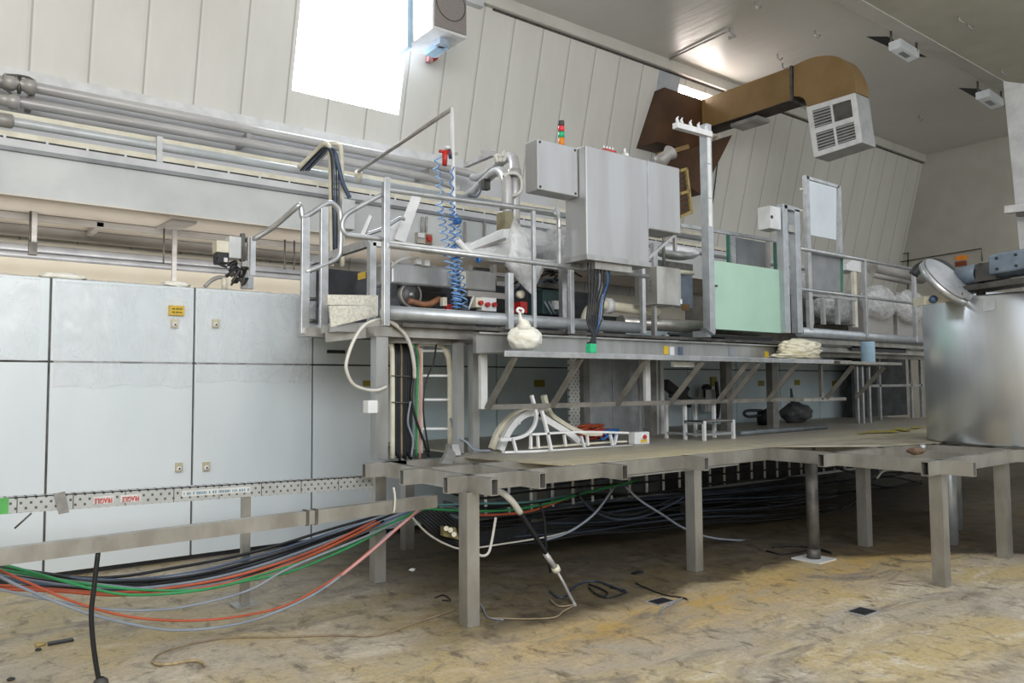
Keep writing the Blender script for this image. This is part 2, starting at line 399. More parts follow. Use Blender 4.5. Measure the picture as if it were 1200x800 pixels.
# cove band over the panels and the dark joint under it
mb = MB().box(7.0, 22, WY(7.7)-.1, WY(CZ)+.02, 7.7, CZ); struct('trim_3', mb, mat('cove_band', 'd6d5ce', 'cccbc3', .45, 0, 2))
struct('trim_4', MB().box(7.25, 22, WY(7.69)-.03, WY(7.69)+.05, 7.675, 7.7), DARKST)
struct('trim_5', MB().hexa([(5.7, WY(7.62)-.12, 7.62), (7.0, WY(7.62)-.12, 7.62), (7.0, WY(7.62), 7.62), (5.7, WY(7.62), 7.62), (5.7, WY(7.9)-.05, 7.9), (7.0, WY(7.9)-.05, 7.9), (7.0, WY(7.9), 7.9), (5.7, WY(7.9), 7.9)]), PALEP)
# ledge trim running along the foot of the left panels
struct('trim_6', MB().box(-8, 7.0, WY(5.27)-.10, WY(5.27)+.02, 5.13, 5.29), WHITE)
struct('trim_7', MB().box(-8, 7.0, WY(5.2)-.13, WY(5.2), 5.10, 5.13), PALEP)
struct('trim_10', MB().hexa([(-8, WY(4.1)-.06, 4.1), (9, WY(4.1)-.06, 4.1), (9, WY(4.1), 4.1), (-8, WY(4.1), 4.1), (-8, WY(5.1)-.06, 5.1), (9, WY(5.1)-.06, 5.1), (9, WY(5.1), 5.1), (-8, WY(5.1), 5.1)]), mat('backing_panel', 'dfe0e3', 'd5d6da', .45, 0, 1.5))
# translucent glazing
GLAZE = mat('bright_glazing', 'eef4ff', 'ffffff', .4, 0, 3, em=11)
GLAZE2 = mat('bright_glazing_far', 'fff4ee', 'ffffff', .4, 0, 3, em=20)
def pane(x0, x1, z0, z1, m, nm, ins=.06):
    r = None
    f = MB()
    def q(a, b, c, d, y, t): f.hexa([(a, WY(c)+y, c), (b, WY(c)+y, c), (b, WY(c)+y+t, c), (a, WY(c)+y+t, c), (a, WY(d)+y, d), (b, WY(d)+y, d), (b, WY(d)+y+t, d), (a, WY(d)+y+t, d)])
    return f, q
n = 3; st = (wx1-wx0)/3
f, q = pane(0, 0, 0, 0, None, '')
q(wx0, wx1, wz0, wz1, .08, .02)
win = f.build('window_1', GLAZE, kind='structure')
f, q = pane(0, 0, 0, 0, None, '')
for i in (1, 2): q(wx0+st*i-.018, wx0+st*i+.018, wz0, wz1, .05, .02)
f.build('glazing_bar', mat('glazing_bar', 'dfe6f2', 'd5dded', .4, em=.75), win)
f, q = pane(0, 0, 0, 0, None, ''); q(vx0, vx1, vz0, vz1, .08, .02); win2 = f.build('window_2', GLAZE2, kind='structure')
f, q = pane(0, 0, 0, 0, None, ''); q(12.44, 12.47, vz0, vz1, .04, .03); f.build('glazing_bar', PALEP, win2)
f, q = pane(0, 0, 0, 0, None, ''); q(11.24, 11.83, 6.5, 7.67, -.02, .03); f.build('trim_8', mat('blue_panel', 'b4bac2', 'a9b0b9', .35), kind='structure')

# ------------------------------------------------------------------ lights
w = bpy.data.worlds.new('daylight'); scn.world = w; w.use_nodes = True
bg = w.node_tree.nodes['Background']; bg.inputs[0].default_value = (.93, .97, 1, 1); bg.inputs[1].default_value = 1.15
def area(name, loc, rot, sx, sy, power, c=(1, 1, 1)):
    l = bpy.data.lights.new(name, 'AREA'); l.shape = 'RECTANGLE'; l.size = sx; l.size_y = sy; l.energy = power; l.color = c
    o = bpy.data.objects.new(name, l); col.objects.link(o); o.location = loc; o.rotation_euler = rot; return o
area('added_front_light', (-1.5, -5.6, 5.4), (R(88), 0, 0), 9, 3, 900, (1, .99, .97))  # unseen area light added to brighten the ceiling and back wall
area('strip_lamp', (1.5, 9.3, 2.75), (R(97), 0, 0), 9, .15, 55, (1, .97, .9))
scn.view_settings.view_transform = 'Standard'; scn.view_settings.look = 'None'; scn.view_settings.exposure = 0
# ================================================================== INSULATED CABINET ROW (door plane Y=7.65)
CABM = mat('cabinet_door', 'dde5ea', 'd0dae0', .36, .0, 1.0, (1, 1, .35), .01, coat=.15)
CABR = mat('cabinet_door_walkway', 'd3e3ea', 'c0d2da', .42, 0, 1.3, (1, 1, .4), .03)  # doors under the walkway, colour lightened to offset its shade
CX = lambda k: .9+1.1833*k
YC = 7.65
bay_txt = {-2: 'pale blue insulated cabinet bay at the far left edge, partly cut off',
    -1: 'pale blue insulated cabinet bay left of the bay with the yellow sign',
    0: 'wide pale blue cabinet bay with a small yellow sign by its upper lock',
    1: 'pale blue cabinet bay between the yellow-signed bay and the walkway steps',
    2: 'grey cabinet bay behind the column with the white junction box',
    3: 'grey cabinet bay behind the white cable ladder',
    4: 'shaded cabinet bay behind the left end of the shelf, with dull yellow label',
    5: 'shaded cabinet bay behind the galvanised panel under the shelf',
    6: 'shaded cabinet bay behind the small step stool',
    7: 'shaded cabinet bay behind the small valve box and its hose',
    8: 'shaded cabinet bay with dull yellow label left of the black sack',
    9: 'shaded cabinet bay with dull yellow label behind the black sack',
    10: 'shaded cabinet bay with dull yellow label right of the black sack',
    11: 'shaded cabinet bay at the far right end of the cabinet row'}
def lock(p, par):
    l = MB().box(p.x-.03, p.x+.03, YC-.036, YC, p.z-.04, p.z+.04).build('lock', LOCK, par)
    MB().lathe((p.x, YC-.036, p.z-.012), [(.021, 0), (.021, -.006), (.008, -.006)], 14, (0, 1, 0)).build('lock_ring', WHITE, l)
    MB().lathe((p.x, YC-.042, p.z-.012), [(.009, 0), (.009, -.003), (0, -.003)], 10, (0, 1, 0)).build('keyhole', BLACK, l)
for k in range(-2, 12):
    x0, x1 = CX(k), CX(k+1)
    t = thing('insulated_cabinet', bay_txt[k], 'cabinet', ((x0+x1)/2, YC+.5, 0), 'insulated cabinet row')
    m = CABM if k < 3 else CABR
    MB().box(x0, x1, YC+.03, YC+1.0, .04, 2.555).build('carcass', DARKST if k < 2 else DARKIN, t)
    g = .009
    up_ = MB().box(x0+g, x1-g, YC, YC+.04, 1.842, 2.55).build('door', m, t, bev=.004)
    dn = MB().box(x0+g, x1-g, YC, YC+.04, .05, 1.826).build('door', m, t, bev=.004)
    if k == 0:
        for px, py, d in ((204, 379, up_), (209, 547, dn)): lock(A(px, py, YC), d)
        p = A(206, 364, YC); s_ = MB().box(p.x-.066, p.x+.066, YC-.04, YC, p.z-.045, p.z+.045).build('warning_label', YELLOW, up_)
        for dz in (.014, -.018):
            for dx in (-.03, .004, .034): MB().box(p.x+dx-.012, p.x+dx+.012, YC-.042, YC-.039, p.z+dz-.006, p.z+dz+.006).build('lettering', INK, s_)
    if k == 1:
        for px, py, d in ((252, 379, up_), (241, 546, dn)): lock(A(px, py, YC), d)
    if k == 2:
        p = A(429, 449, YC); MB().box(p.x-.04, p.x+.06, YC-.006, YC, p.z-.03, p.z+.03).build('warning_label', YELLOWD, dn)
        a, b = A(383, 412, YC), A(404, 415, YC); MB().box(a.x, b.x, YC-.012, YC, a.z-.015, a.z+.02).build('slot_handle', BLACK, up_)
    lab = {3: (0, 0), 4: (632, 449), 6: (0, 0), 7: (892, 449), 8: (892, 449), 9: (934, 448), 10: (978, 449)}.get(k, (0, 0))
    if lab[0]:
        p = A(lab[0], lab[1], YC)
        if x0 < p.x < x1:
            sz = .085
            MB().box(p.x-sz, p.x+sz, YC-.006, YC, p.z-.045, p.z+.045).build('warning_label', YELLOWD, dn)
struct('trim_9', MB().box(-1.6, 15.1, YC+.06, YC+.2, 0, .05), BLACK)
# plastic film hanging over the cabinet tops
def sheet(x0, x1, z0, z1, seed, label):
    def fn(u, v):
        x = x0+(x1-x0)*u; zb = z1-(z1-z0)*(1+.05*noise.noise(V((u*5, seed, 0))))*v
        y = YC-.012-.014*abs(noise.noise(V((x*3.2+seed, zb*1.3, seed))))-.008*abs(noise.noise(V((x*9+zb*4, zb*5, seed))))
        if v < .04: return (x, YC+.35-(v/.04)*(.35+.02), 2.575+.015*noise.noise(V((x*6, seed, 1))))
        return (x, y, zb)
    tag(MB().grid(fn, 60, 40).build('plastic_sheet', FILM), label, 'plastic sheet', 'plastic sheets over the cabinet tops')
sheet(-1.3, .82, 1.84, 2.57, 1, 'clear plastic sheet hanging over the cabinet top at the far left edge')
sheet(.93, 2.06, 1.62, 2.57, 2, 'clear plastic sheet hanging down the bay with the yellow sign')
sheet(2.1, 3.22, 1.66, 2.57, 3, 'clear plastic sheet hanging down the bay beside the walkway steps')
for a, b, lb in ((190, 222, 'crumpled white film roll lying on the cabinet top left of the grey hanger'), (48, 100, 'crumpled white film heap on the cabinet top at the far left')):
    p, q = A(a, 327, YC+.1), A(b, 330, YC+.1)
    tag(MB().blob(((p.x+q.x)/2, YC+.1, 2.575), ((q.x-p.x)/2, .08, .035), a, .3, 2.5, 3).build('film_scrap', WBAG), lb, 'plastic film')

# ================================================================== LEFT FOREGROUND: PERFORATED TRAY, RAIL, CABLES
YT = 5.8
zt = lambda x: .937-.0215*x
t = thing('perforated_cable_tray', 'perforated white cable tray with FRAGILE tape running along the cabinet doors', 'cable tray', (1.5, YT, 0))
mb = MB()
xa, xb = -.6, 3.0
for y0, y1, dz0, dz1 in ((YT, YT+.004, -.1, 0), (YT, YT+.09, -.006, 0)):
    mb.hexa([(xa, y0, zt(xa)+dz0), (xb, y0, zt(xb)+dz0), (xb, y1, zt(xb)+dz0), (xa, y1, zt(xa)+dz0), (xa, y0, zt(xa)+dz1), (xb, y0, zt(xb)+dz1), (xb, y1, zt(xb)+dz1), (xa, y1, zt(xa)+dz1)])
mb.build('tray_side', PERF, t)
lg = MB().box(1.945, 2.005, YT+.01, YT+.06, 0.01, zt(2)-.1).build('leg', STEELD, t)
MB().box(1.89, 2.06, YT-.05, YT+.12, 0, .012).build('foot_plate', STEELD, lg)
def tray_strip(px0, px1, m, nm, h=.5, dz=0, y=.004):
    a, b = A(px0, 590, YT), A(px1, 590, YT); z0, z1 = zt(a.x)-.05+dz, zt(b.x)-.05+dz; hh = .1*h/2
    return MB().hexa([(a.x, YT-y, z0-hh), (b.x, YT-y, z1-hh), (b.x, YT, z1-hh), (a.x, YT, z0-hh), (a.x, YT-y, z0+hh), (b.x, YT-y, z1+hh), (b.x, YT, z1+hh), (a.x, YT, z0+hh)]).build(nm, m, t)
tray_strip(-60, 10, mat('green_tape', '5cae5a', '4d9c4c', .5), 'green_tape', 1)
for a in (109, 141):
    tp = tray_strip(a, a+24, TAPEW, 'fragile_tape', .5, -.004)
    p = A(a+12, 588, YT); p = V((p.x, YT-.006, zt(p.x)-.055))
    text('FRAGILE', .046, RED, t, at(p, math.pi+R(1.2)) @ Matrix.Diagonal((.63, 1, 1, 1)), 'fragile_lettering', .0012)
tray_strip(213, 293, TAPEW, 'printed_tape', .42, .004)
BLUEINK = mat('blue_ink', '7b98aa', '6d8a9d', .6)
x = A(215, 580, YT).x
random.seed(3)
while x < A(291, 575, YT).x:
    wd = random.choice((.006, .009, .012)); z = zt(x)-.046
    MB().box(x, x+wd, YT-.0065, YT-.003, z-.009, z+.009).build('print_mark', BLUEINK, t); x += wd+random.choice((.004, .006, .016))
p = A(73, 588, YT)
MB().hexa([(p.x-.02, YT-.012, zt(p.x)-.125), (p.x+.04, YT-.012, zt(p.x)-.118), (p.x+.04, YT-.004, zt(p.x)-.118), (p.x-.02, YT-.004, zt(p.x)-.125), (p.x-.05, YT-.012, zt(p.x)+.008), (p.x+.012, YT-.012, zt(p.x)+.02), (p.x+.012, YT-.004, zt(p.x)+.02), (p.x-.05, YT-.004, zt(p.x)+.008)]).build('grey_tape', TAPEG, t)
MB().tube([A(37, 601, YT), A(17, 619, YT)], .006, 6).build('loose_stay', DARKST, t)

YB = 4.8
t = thing('low_rail', 'long galvanised square rail crossing in front of the cables at left', 'rail', (1.5, YB, 0))
zb = lambda x: .724+.0135*x
MB().rhs((-.5, YB, zb(-.5)+.018), (2.98, YB, zb(2.98)+.018), .06, .085, .005).build('rail_tube', STEELD, t)
p = A(117, 650, YB-.035)
MB().cyl((p.x, YB-.036, zb(p.x)+.02), (p.x, YB-.028, zb(p.x)+.02), .03, 14).build('bolt_boss', STEELD, t)
MB().box(2.0, 2.02, YB-.034, YB+.034, zb(2)-.03, zb(2)+.066).build('clip', DARKST, t); MB().box(2.06, 2.08, YB-.034, YB+.034, zb(2)-.03, zb(2)+.066).build('clip', DARKST, t)
q = A(461, 583, YB-.035)
MB().tube(spline([(q.x, YB-.038, q.z+.07), (q.x+.01, YB-.04, q.z), (q.x+.005, YB-.036, q.z-.09), (q.x+.01, YB, q.z-.1)]), .008, 6).build('cable_tie', C_WHITE, t)
p2 = AZ(116, 800, .0)
cable([(A(115, 651, YB).x, YB, zb(.9)-.02), A(110, 690, YB), A(107, 720, YB), A(110, 760, YB), A(116, 797, YB), (A(119, 805, YB).x, YB, .005)], .013, C_BLACK, 'thick black hose dropping from the low rail to the floor', 'black_hose', cat='hose')
p = A(118, 803, YB); tag(MB().lathe((p.x, YB, 0), [(.04, 0), (.035, .02), (.016, .035)], 14).build('floor_gland', DARKST), 'small grey floor gland at the foot of the black hose', 'gland')

# hanging cable bundle: every cable on its own. pixel stations: x=0, 110, 210, 300, 400, 480 (right end at the tray bend)
bundle = [
 (C_BLACK, [(-40, 664), (110, 677), (210, 664), (300, 646), (390, 619), (470, 597)], .011, 5.75, 'black cable highest of the sagging bundle, nearest the cabinets'),
 (C_BLUE, [(-40, 660), (110, 679), (210, 673), (300, 652), (395, 622), (480, 594)], .010, 5.7, 'slate cable just below the highest black one of the sagging bundle'),
 (C_GREY, [(-40, 655), (110, 683), (210, 675), (300, 657), (400, 622), (485, 592)], .010, 5.66, 'grey cable third from the top of the sagging bundle'),
 (C_BLACK, [(-40, 662), (110, 686), (210, 680), (300, 662), (400, 626), (482, 596)], .012, 5.62, 'black cable in the middle of the sagging bundle over the grey-blue pair'),
 (C_GREY, [(-40, 668), (110, 689), (210, 684), (300, 664), (405, 627), (486, 595)], .011, 5.58, 'pale grey-blue cable, upper of the middle pair in the sagging bundle'),
 (C_BLUE, [(-40, 672), (110, 692), (210, 687), (300, 669), (410, 628), (488, 597)], .011, 5.55, 'slate-blue cable, lower of the middle pair in the sagging bundle'),
 (C_GREY, [(-40, 664), (110, 684), (210, 690), (300, 672), (405, 632), (486, 600)], .009, 5.5, 'grey cable over the red-orange ones in the sagging bundle'),
 (C_ORANGE, [(-40, 683), (60, 690), (140, 694), (230, 684), (300, 668), (370, 644), (440, 610)], .010, 5.46, 'orange cable, upper one of the orange group in the sagging bundle'),
 (C_ORANGE, [(-40, 689), (60, 692), (140, 697), (230, 690), (300, 674), (370, 648), (445, 612)], .010, 5.43, 'orange cable, lower one of the orange group in the sagging bundle'),
 (C_BLACK, [(-40, 686), (60, 687), (140, 692), (230, 692), (300, 671), (380, 640), (450, 610)], .008, 5.48, 'thin black cable between the orange ones of the sagging bundle'),
 (C_GREEN, [(-40, 660), (40, 674), (110, 685), (170, 691), (240, 690), (300, 675), (400, 642), (478, 603), (500, 596)], .009, 5.3, 'green cable sagging across the bundle and rising to the platform, upper one'),
 (C_GREEN, [(-40, 650), (40, 671), (110, 690), (160, 697), (230, 692), (290, 680), (345, 668), (420, 636), (484, 600)], .009, 5.26, 'green cable sagging lowest of the two green ones'),
 (C_GREY, [(-40, 682), (60, 703), (120, 713), (170, 715), (220, 710), (290, 692), (340, 665), (420, 632), (485, 604)], .008, 5.2, 'grey cable hanging in a loop just above the orange loop'),
 (C_ORANGE, [(-30, 655), (30, 681), (90, 706), (150, 722), (215, 727), (280, 722), (340, 707), (400, 672), (445, 635), (463, 622), (480, 606), (492, 594)], .008, 5.1, 'single orange cable in a low loop under the bundle'),
 (C_GREY, [(-30, 660), (30, 690), (90, 714), (140, 728), (200, 738), (260, 734), (310, 722), (370, 695), (420, 658), (455, 626), (463, 621), (481, 606), (494, 594)], .009, 5.05, 'pale blue-grey cable in the lowest loop of all above the floor'),
 (C_PINK, [(400, 674), (430, 650), (452, 631), (464, 620), (482, 605), (495, 594)], .011, 5.0, 'short pinkish cable end beside the orange loop near the platform corner'),
]
random.seed(31)
for i in range(8):
    dy = random.uniform(-3, 4); m = (C_BLACK, C_BLUE, C_GREY)[i % 3]
    bundle.append((m, [(-40, 662+dy), (60, 676+dy*1.2), (110, 684+dy), (210, 680+dy*1.2), (300, 660+dy*1.3), (400, 626+dy), (484, 596+dy*.5)], .010, 5.6+.03*i, ('black', 'slate', 'pale grey')[i % 3]+' cable packed in the thick upper strand of the sagging bundle'))
for m, pts, r, Y, lb in bundle: cable([A(px, py, Y) for px, py in pts], r, m, lb, group='sagging cable bundle')

# ================================================================== LOW STEEL PLATFORM
t = thing('steel_platform', 'low stainless platform frame on square legs with checker plate deck', 'platform', (5, 5, 0))
H = .11; zc = .942; w6 = .06
YF = 4.43
mb = lambda a, b: MB().rhs(a, b, w6, H).build('frame_tube', STEELD, t)
mb((2.83, YF, zc), (6.47, YF, zc))                     # front edge
mb((3.02, 4.13, zc), (3.02, 5.75, zc))                 # left edge, running back
for x in (2.83,): mb((x, 5.02, zc), (3.0, 5.02, zc)); mb((x, 5.62, zc), (3.2, 5.62, zc))
mb((3.05, 5.62, zc), (6.4, 5.62, zc)); mb((3.05, 5.02, zc), (4.6, 5.02, zc))
for px in (632.5, 729, 825):                           # stub ends poking out of the front edge
    X = A(px, 550, YF-.22).x; mb((X+.01, YF-.24, zc), (X+.01, 5.6, zc))
mb((4.2, YF+.03, zc), (4.2, 5.62, zc))
mb((6.44, 2.6, zc), (6.44, YF+.02, zc))                # right wing: long tube towards the viewer
mb((6.22, 3.74, zc), (8.2, 3.74, zc)); mb((6.2, 2.86, zc), (7.95, 2.86, zc)); mb((7.95, 2.2, zc), (7.95, 3.74, zc)); mb((7.95, 3.1, zc), (11.5, 3.1, zc))
mb((6.47, YF+.02, zc), (13.9, YF+.02, zc)); mb((7.25, 2.86, zc), (7.25, 4.4, zc))
MB().box(4.35, 5.98, YF-.02, YF+.0, zc-.075, zc-.06).build('hook_bar', STEEL, t)
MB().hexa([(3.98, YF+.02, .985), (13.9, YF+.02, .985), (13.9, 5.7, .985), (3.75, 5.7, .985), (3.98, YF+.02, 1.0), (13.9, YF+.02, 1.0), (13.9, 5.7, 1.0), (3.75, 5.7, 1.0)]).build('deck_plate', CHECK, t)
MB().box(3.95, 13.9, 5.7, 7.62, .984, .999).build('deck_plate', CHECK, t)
MB().prism([(6.5, YF, 1.001), (7.3, 3.8, 1.001), (8.2, 3.6, 1.001), (8.6, 3.2, 1.001), (9.6, 3.2, 1.001), (11, YF, 1.001)], (0, 0, .008)).build('deck_plate', mat('worn_plate', 'bdb7a6', '9a8f7a', .5, .3, 3), t)
def legp(x, y, r=.05, top=.89, base=False):
    l = MB().rhs((x, y, .002), (x, y, top), 2*r, 2*r, .005, (0, 1, 0)).build('leg', STEELD, t)
    if base: MB().box(x-.14, x+.14, y-.14, y+.14, 0, .012).build('base_plate', PALEP, l)
for x, y in ((3.0, 4.4), (5.39, 4.45), (3.07, 5.84), (7.5, 4.06), (6.5, 2.9), (8.0, 3.0), (5.4, 6.6), (7.6, 6.4), (10, 4.5), (3.9, 6.8)): legp(x, y)
l = MB().cyl((6.57, 4.05, .012), (6.57, 4.05, .89), .055, 20).build('leg', DARKST, t); MB().box(6.43, 6.71, 3.91, 4.19, 0, .012).build('base_plate', PALEP, l)
MB().cyl((6.57, 4.05, .012), (6.57, 4.05, .1), .06, 20).build('sleeve', DARKST, l)
# ================================================================== UPPER WALKWAY WITH GUARD RAIL
YW = 5.6
t = thing('walkway', 'raised stainless walkway with guard rail and round kick pipe along the machine', 'walkway', (6, 6, 1.0))
def P(m, px, py, qx, qy, Y, w, h, nm, Y2=None, mt=None, **k):
    return MB().beam(A(px, py, Y), A(qx, qy, Y2 or Y), w, h, (0, 1, 0)).build(nm, mt or RAIL, t)
BRACE0 = mat('column_shaded', '8b8a87', '757471', .5, .3, 6)  # columns under the walkway, its shade put into the colour
# support columns
MB().box(3.02, 3.13, 5.78, 5.88, 1.0, 2.02).build('column', STEEL, t)
MB().box(2.99, 3.16, 5.76, 5.92, 2.02, 2.1).build('column_head', STEELD, t)
for px, Y in ((537, 5.9), (555, 5.9)):
    x = A(px, 450, Y).x; MB().box(x-.035, x+.035, Y-.04, Y+.04, 1.0, 2.0).build('column', STEEL, t)
for px, w_ in ((684, .09), (762, .11), (851, .12), (905, .14)):
    x = A(px, 450, 6.4).x; MB().box(x-w_/2, x+w_/2, 6.35, 6.45, 1.0, 2.02).build('column', BRACE0, t)
# floor beams
MB().box(3.14, 4.02, 5.78, 5.84, 2.02, 2.16).build('fascia_beam', STEELD, t)
MB().box(3.14, 14.2, 5.95, 6.05, 1.98, 2.1).build('floor_beam', STEELD, t)
MB().box(3.2, 14.2, 5.66, 7.5, 2.1, 2.13).build('floor_plate', DARKST, t)
MB().box(2.75, 3.2, 5.95, 6.8, 2.06, 2.14).build('landing', STEEL, t)
MB().beam(AX(382, 392, 2.75), (3.1, 5.84, 2.09), .05, .13).build('side_beam', STEEL, t)
# kick pipe
MB().cyl((3.02, 5.66, 2.21), (6.05, 5.66, 2.2), .058, 20).build('kick_pipe', GALV, t)
MB().cyl((6.1, 6.0, 2.29), (8.6, 6.0, 2.29), .075, 20).build('kick_pipe', STEELD, t)
MB().cyl((9.0, 5.66, 2.27), (13.0, 5.66, 2.25), .065, 20).build('kick_pipe', GALV, t)
MB().box(9.0, 13.2, 5.7, 5.78, 2.03, 2.2).build('fascia_beam', STEELD, t)
for x in (4.35, 5.2, 6.6, 7.4): MB().box(x-.12, x+.12, 5.7, 5.76, 2.06, 2.15).build('gusset', STEELD, t)
a, b = A(784, 392, 5.7), A(905, 404, 5.7)
MB().box(a.x, b.x, 5.7, 5.72, 2.095, 2.175).build('gap_shadow_strip', BLACK, t)  # black strips stand in for the dark gaps along the walkway edge
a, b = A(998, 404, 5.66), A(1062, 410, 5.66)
MB().box(a.x, b.x, 5.66, 5.68, 2.06, 2.12).build('gap_shadow_strip', BLACK, t)
# posts, from the pixels of their heads and feet
for px, y0, y1, w_ in ((452, 213, 382, .055), (625.5, 247, 384, .036), (655, 255, 315, .03), (753, 310, 391, .05), (669, 300, 391, .05), (597, 320, 386, .06), (1014, 305, 396, .05), (1072, 317, 401, .055)):
    a, b = A(px, y0, YW), A(px, y1, YW); x = (a.x+b.x)/2
    MB().box(x-w_/2, x+w_/2, YW-w_/2, YW+w_/2, b.z, a.z).build('post', RAIL, t, bev=.004)
# rails
MB().cyl(A(455, 287, YW-.03), A(760, 324, YW-.03), .021, 12).build('mid_rail', RAIL, t)
MB().tube(spline([A(453, 222, YW), A(480, 226, YW), A(560, 237, YW), A(640, 247, YW), A(650, 250, YW), A(654.5, 256, YW), A(655, 268, YW)], 5), .021, 12).build('top_rail', RAIL, t)
MB().cyl(A(937, 291, YW), A(1085, 318, YW), .025, 12).build('top_rail', RAIL, t)
MB().cyl(A(925, 337, YW), A(1082, 357, YW), .02, 12).build('mid_rail', RAIL, t)
# gate loop by the first post
gp = [A(447, 228, YW), A(425, 240, YW), A(408, 250, YW), A(402, 258, YW), A(401, 267, YW), A(405, 274, YW), A(413, 276, YW), A(447, 280, YW)]
MB().tube(spline(gp, 5), .02, 10).build('gate_loop', RAIL, t)
# step riser plates of dimpled aluminium at the left end
DIMP = mat('dimpled_aluminium', 'dcd9cd', 'c6c2b4', .35, .35, 55, bmp=.3, p=(.42, .6))
a, b, c, d = A(384, 345, 5.95), A(443, 346, 5.95), A(443, 358, 5.95), A(384, 357, 5.95)
MB().prism([a, b, c, d], (0, .05, 0)).build('tread_plate', DIMP, t)
MB().prism([A(386, 358, 5.9), A(443, 358, 5.9), A(443, 370, 5.9), A(388, 383, 5.9)], (0, .02, 0)).build('tread_plate', DIMP, t)

# stair handrail
t = thing('stair_handrail', 'bent tube handrail on two flat posts at the head of the walkway stairs', 'handrail', A(367, 390, 6.3))
Ys = 6.3
for px, y0, y1 in ((358, 254, 391), (380, 242, 388)):
    a, b = A(px, y0, Ys), A(px, y1, Ys); MB().box(a.x-.036, a.x+.036, Ys-.02, Ys+.02, b.z, a.z).build('post', RAIL, t, bev=.004)
MB().tube(spline([A(296, 281, Ys+.3), A(320, 266, Ys+.2), A(347, 243, Ys), A(351, 241, Ys), A(353, 245, Ys), A(354, 253, Ys), A(357, 254, Ys), A(366, 249, Ys), A(380, 240, Ys), A(388, 238, Ys), A(396, 244, Ys), A(399, 255, Ys), A(399, 290, Ys), A(396, 301, Ys), A(386, 308, Ys), A(357, 319, Ys)], 5), .024, 12).build('tube_rail', RAIL, t)
MB().cyl(A(358, 350, Ys), A(370, 350, Ys+.02), .02, 8).build('stud', DARKST, t); MB().cyl(A(358, 376, Ys), A(370, 376, Ys+.02), .02, 8).build('stud', DARKST, t)
MB().box(A(355, 388, Ys).x, A(392, 388, Ys).x, Ys-.06, Ys+.08, A(380, 392, Ys).z-.02, A(380, 385, Ys).z).build('bracket', STEELD, t)
a = A(296, 281, Ys+.3); b = A(296, 338, Ys+.3)
MB().box(a.x-.022, a.x+.022, a.y-.02, a.y+.02, 2.56, a.z+.02).build('post', RAIL, t)

# ------------------------------------------------------------------ SHELF under the walkway
t = thing('long_shelf', 'long narrow steel shelf on diagonal braces under the walkway', 'shelf', (7, 5.4, 1.4))
MB().hexa([(3.91, 5.2, 1.885), (9.42, 5.2, 1.885), (9.42, 5.6, 1.885), (3.91, 5.6, 1.885), (3.91, 5.2, 1.893), (9.42, 5.2, 1.893), (9.42, 5.6, 1.893), (3.91, 5.6, 1.893)]).build('shelf_plate', STEEL, t)
MB().box(3.91, 9.0, 5.195, 5.21, 1.846, 1.897).build('front_lip', RAIL, t, bev=.004)
MB().box(3.9, 9.35, 5.6, 5.65, 1.89, 2.075).build('back_channel', STEEL, t); MB().box(3.9, 9.35, 5.55, 5.6, 2.06, 2.075).build('channel_flange', STEEL, t)
MB().beam((4.03, 5.6, 1.415), (9.6, 5.6, 1.41), .045, .045).build('lower_bar', mat('bar_steel', '8f8c86', '777470', .5, .4, 6), t)
BRACE = mat('brace_steel_shaded', '85827c', '6d6a64', .5, .4, 6)  # darker steel: shading under the shelf put into the colour
def brace(px, py, qx, qy):
    a, b = A(px, py, 5.23), A(qx, qy, 5.58); MB().beam(a, b, .03, .05).build('brace', BRACE, t)
for q in ((604, 417, 571, 479), (681, 419, 647, 476), (758, 421, 723, 474), (824, 423, 786, 472), (877, 424, 841, 471), (890, 425, 855, 470), (934, 426, 900, 469)): brace(*q)
for px, Y in ((566, 5.62), (758, 5.62)):
    x = A(px, 450, Y).x; MB().box(x-.035, x+.035, Y-.02, Y+.02, 1.4, 1.88).build('hanger_post', PALEP, t)
for px, py, m in ((781, 410, YELLOW), (788, 411, PALEP), (798, 411, C_BLUE), (857, 412, C_GREY), (899, 416, YELLOW)):
    p = A(px, py, 5.59); MB().box(p.x-.035, p.x+.035, 5.592, 5.6, p.z-.045, p.z+.045).build('sticker', m, t)
p, q = A(788, 424, 5.4), A(812, 430, 5.4); MB().box(p.x, q.x, 5.38, 5.42, q.z, p.z).build('name_plate', WHITE, t)
t = thing('short_shelf', 'short separate end shelf carrying the pale blue roll', 'shelf', (9.7, 5.3, 1.4))
MB().box(9.15, 10.72, 5.2, 5.6, 1.85, 1.885).build('shelf_plate', STEELD, t)
MB().beam((8.9, 5.58, 1.4), (9.9, 5.58, 1.4), .04, .04).build('lower_bar', STEELD, t)
for q in ((1000, 428, 968, 467), (1036, 430, 1003, 466)):
    MB().beam(A(q[0], q[1], 5.23), A(q[2], q[3], 5.58), .03, .05).build('brace', BRACE, t)
x = A(962, 450, 5.58).x; MB().box(x-.02, x+.02, 5.56, 5.6, 1.4, 1.85).build('hanger_post', STEELD, t)
for px in (1004, 1010, 1018):
    x = A(px, 450, 6.2).x; MB().box(x-.025, x+.025, 6.18, 6.22, 1.0, 1.86).build('leg', RAIL, t)
p = A(1017, 413, 5.4); tag(MB().lathe((p.x, 5.4, 1.886), [(0, 0), (.088, 0), (.09, .01), (.09, .27), (.086, .28), (.03, .28), (.028, .27), (0, .27)], 28).build('paper_roll', BLUEROLL), 'pale blue upright roll standing on the short end shelf', 'roll')
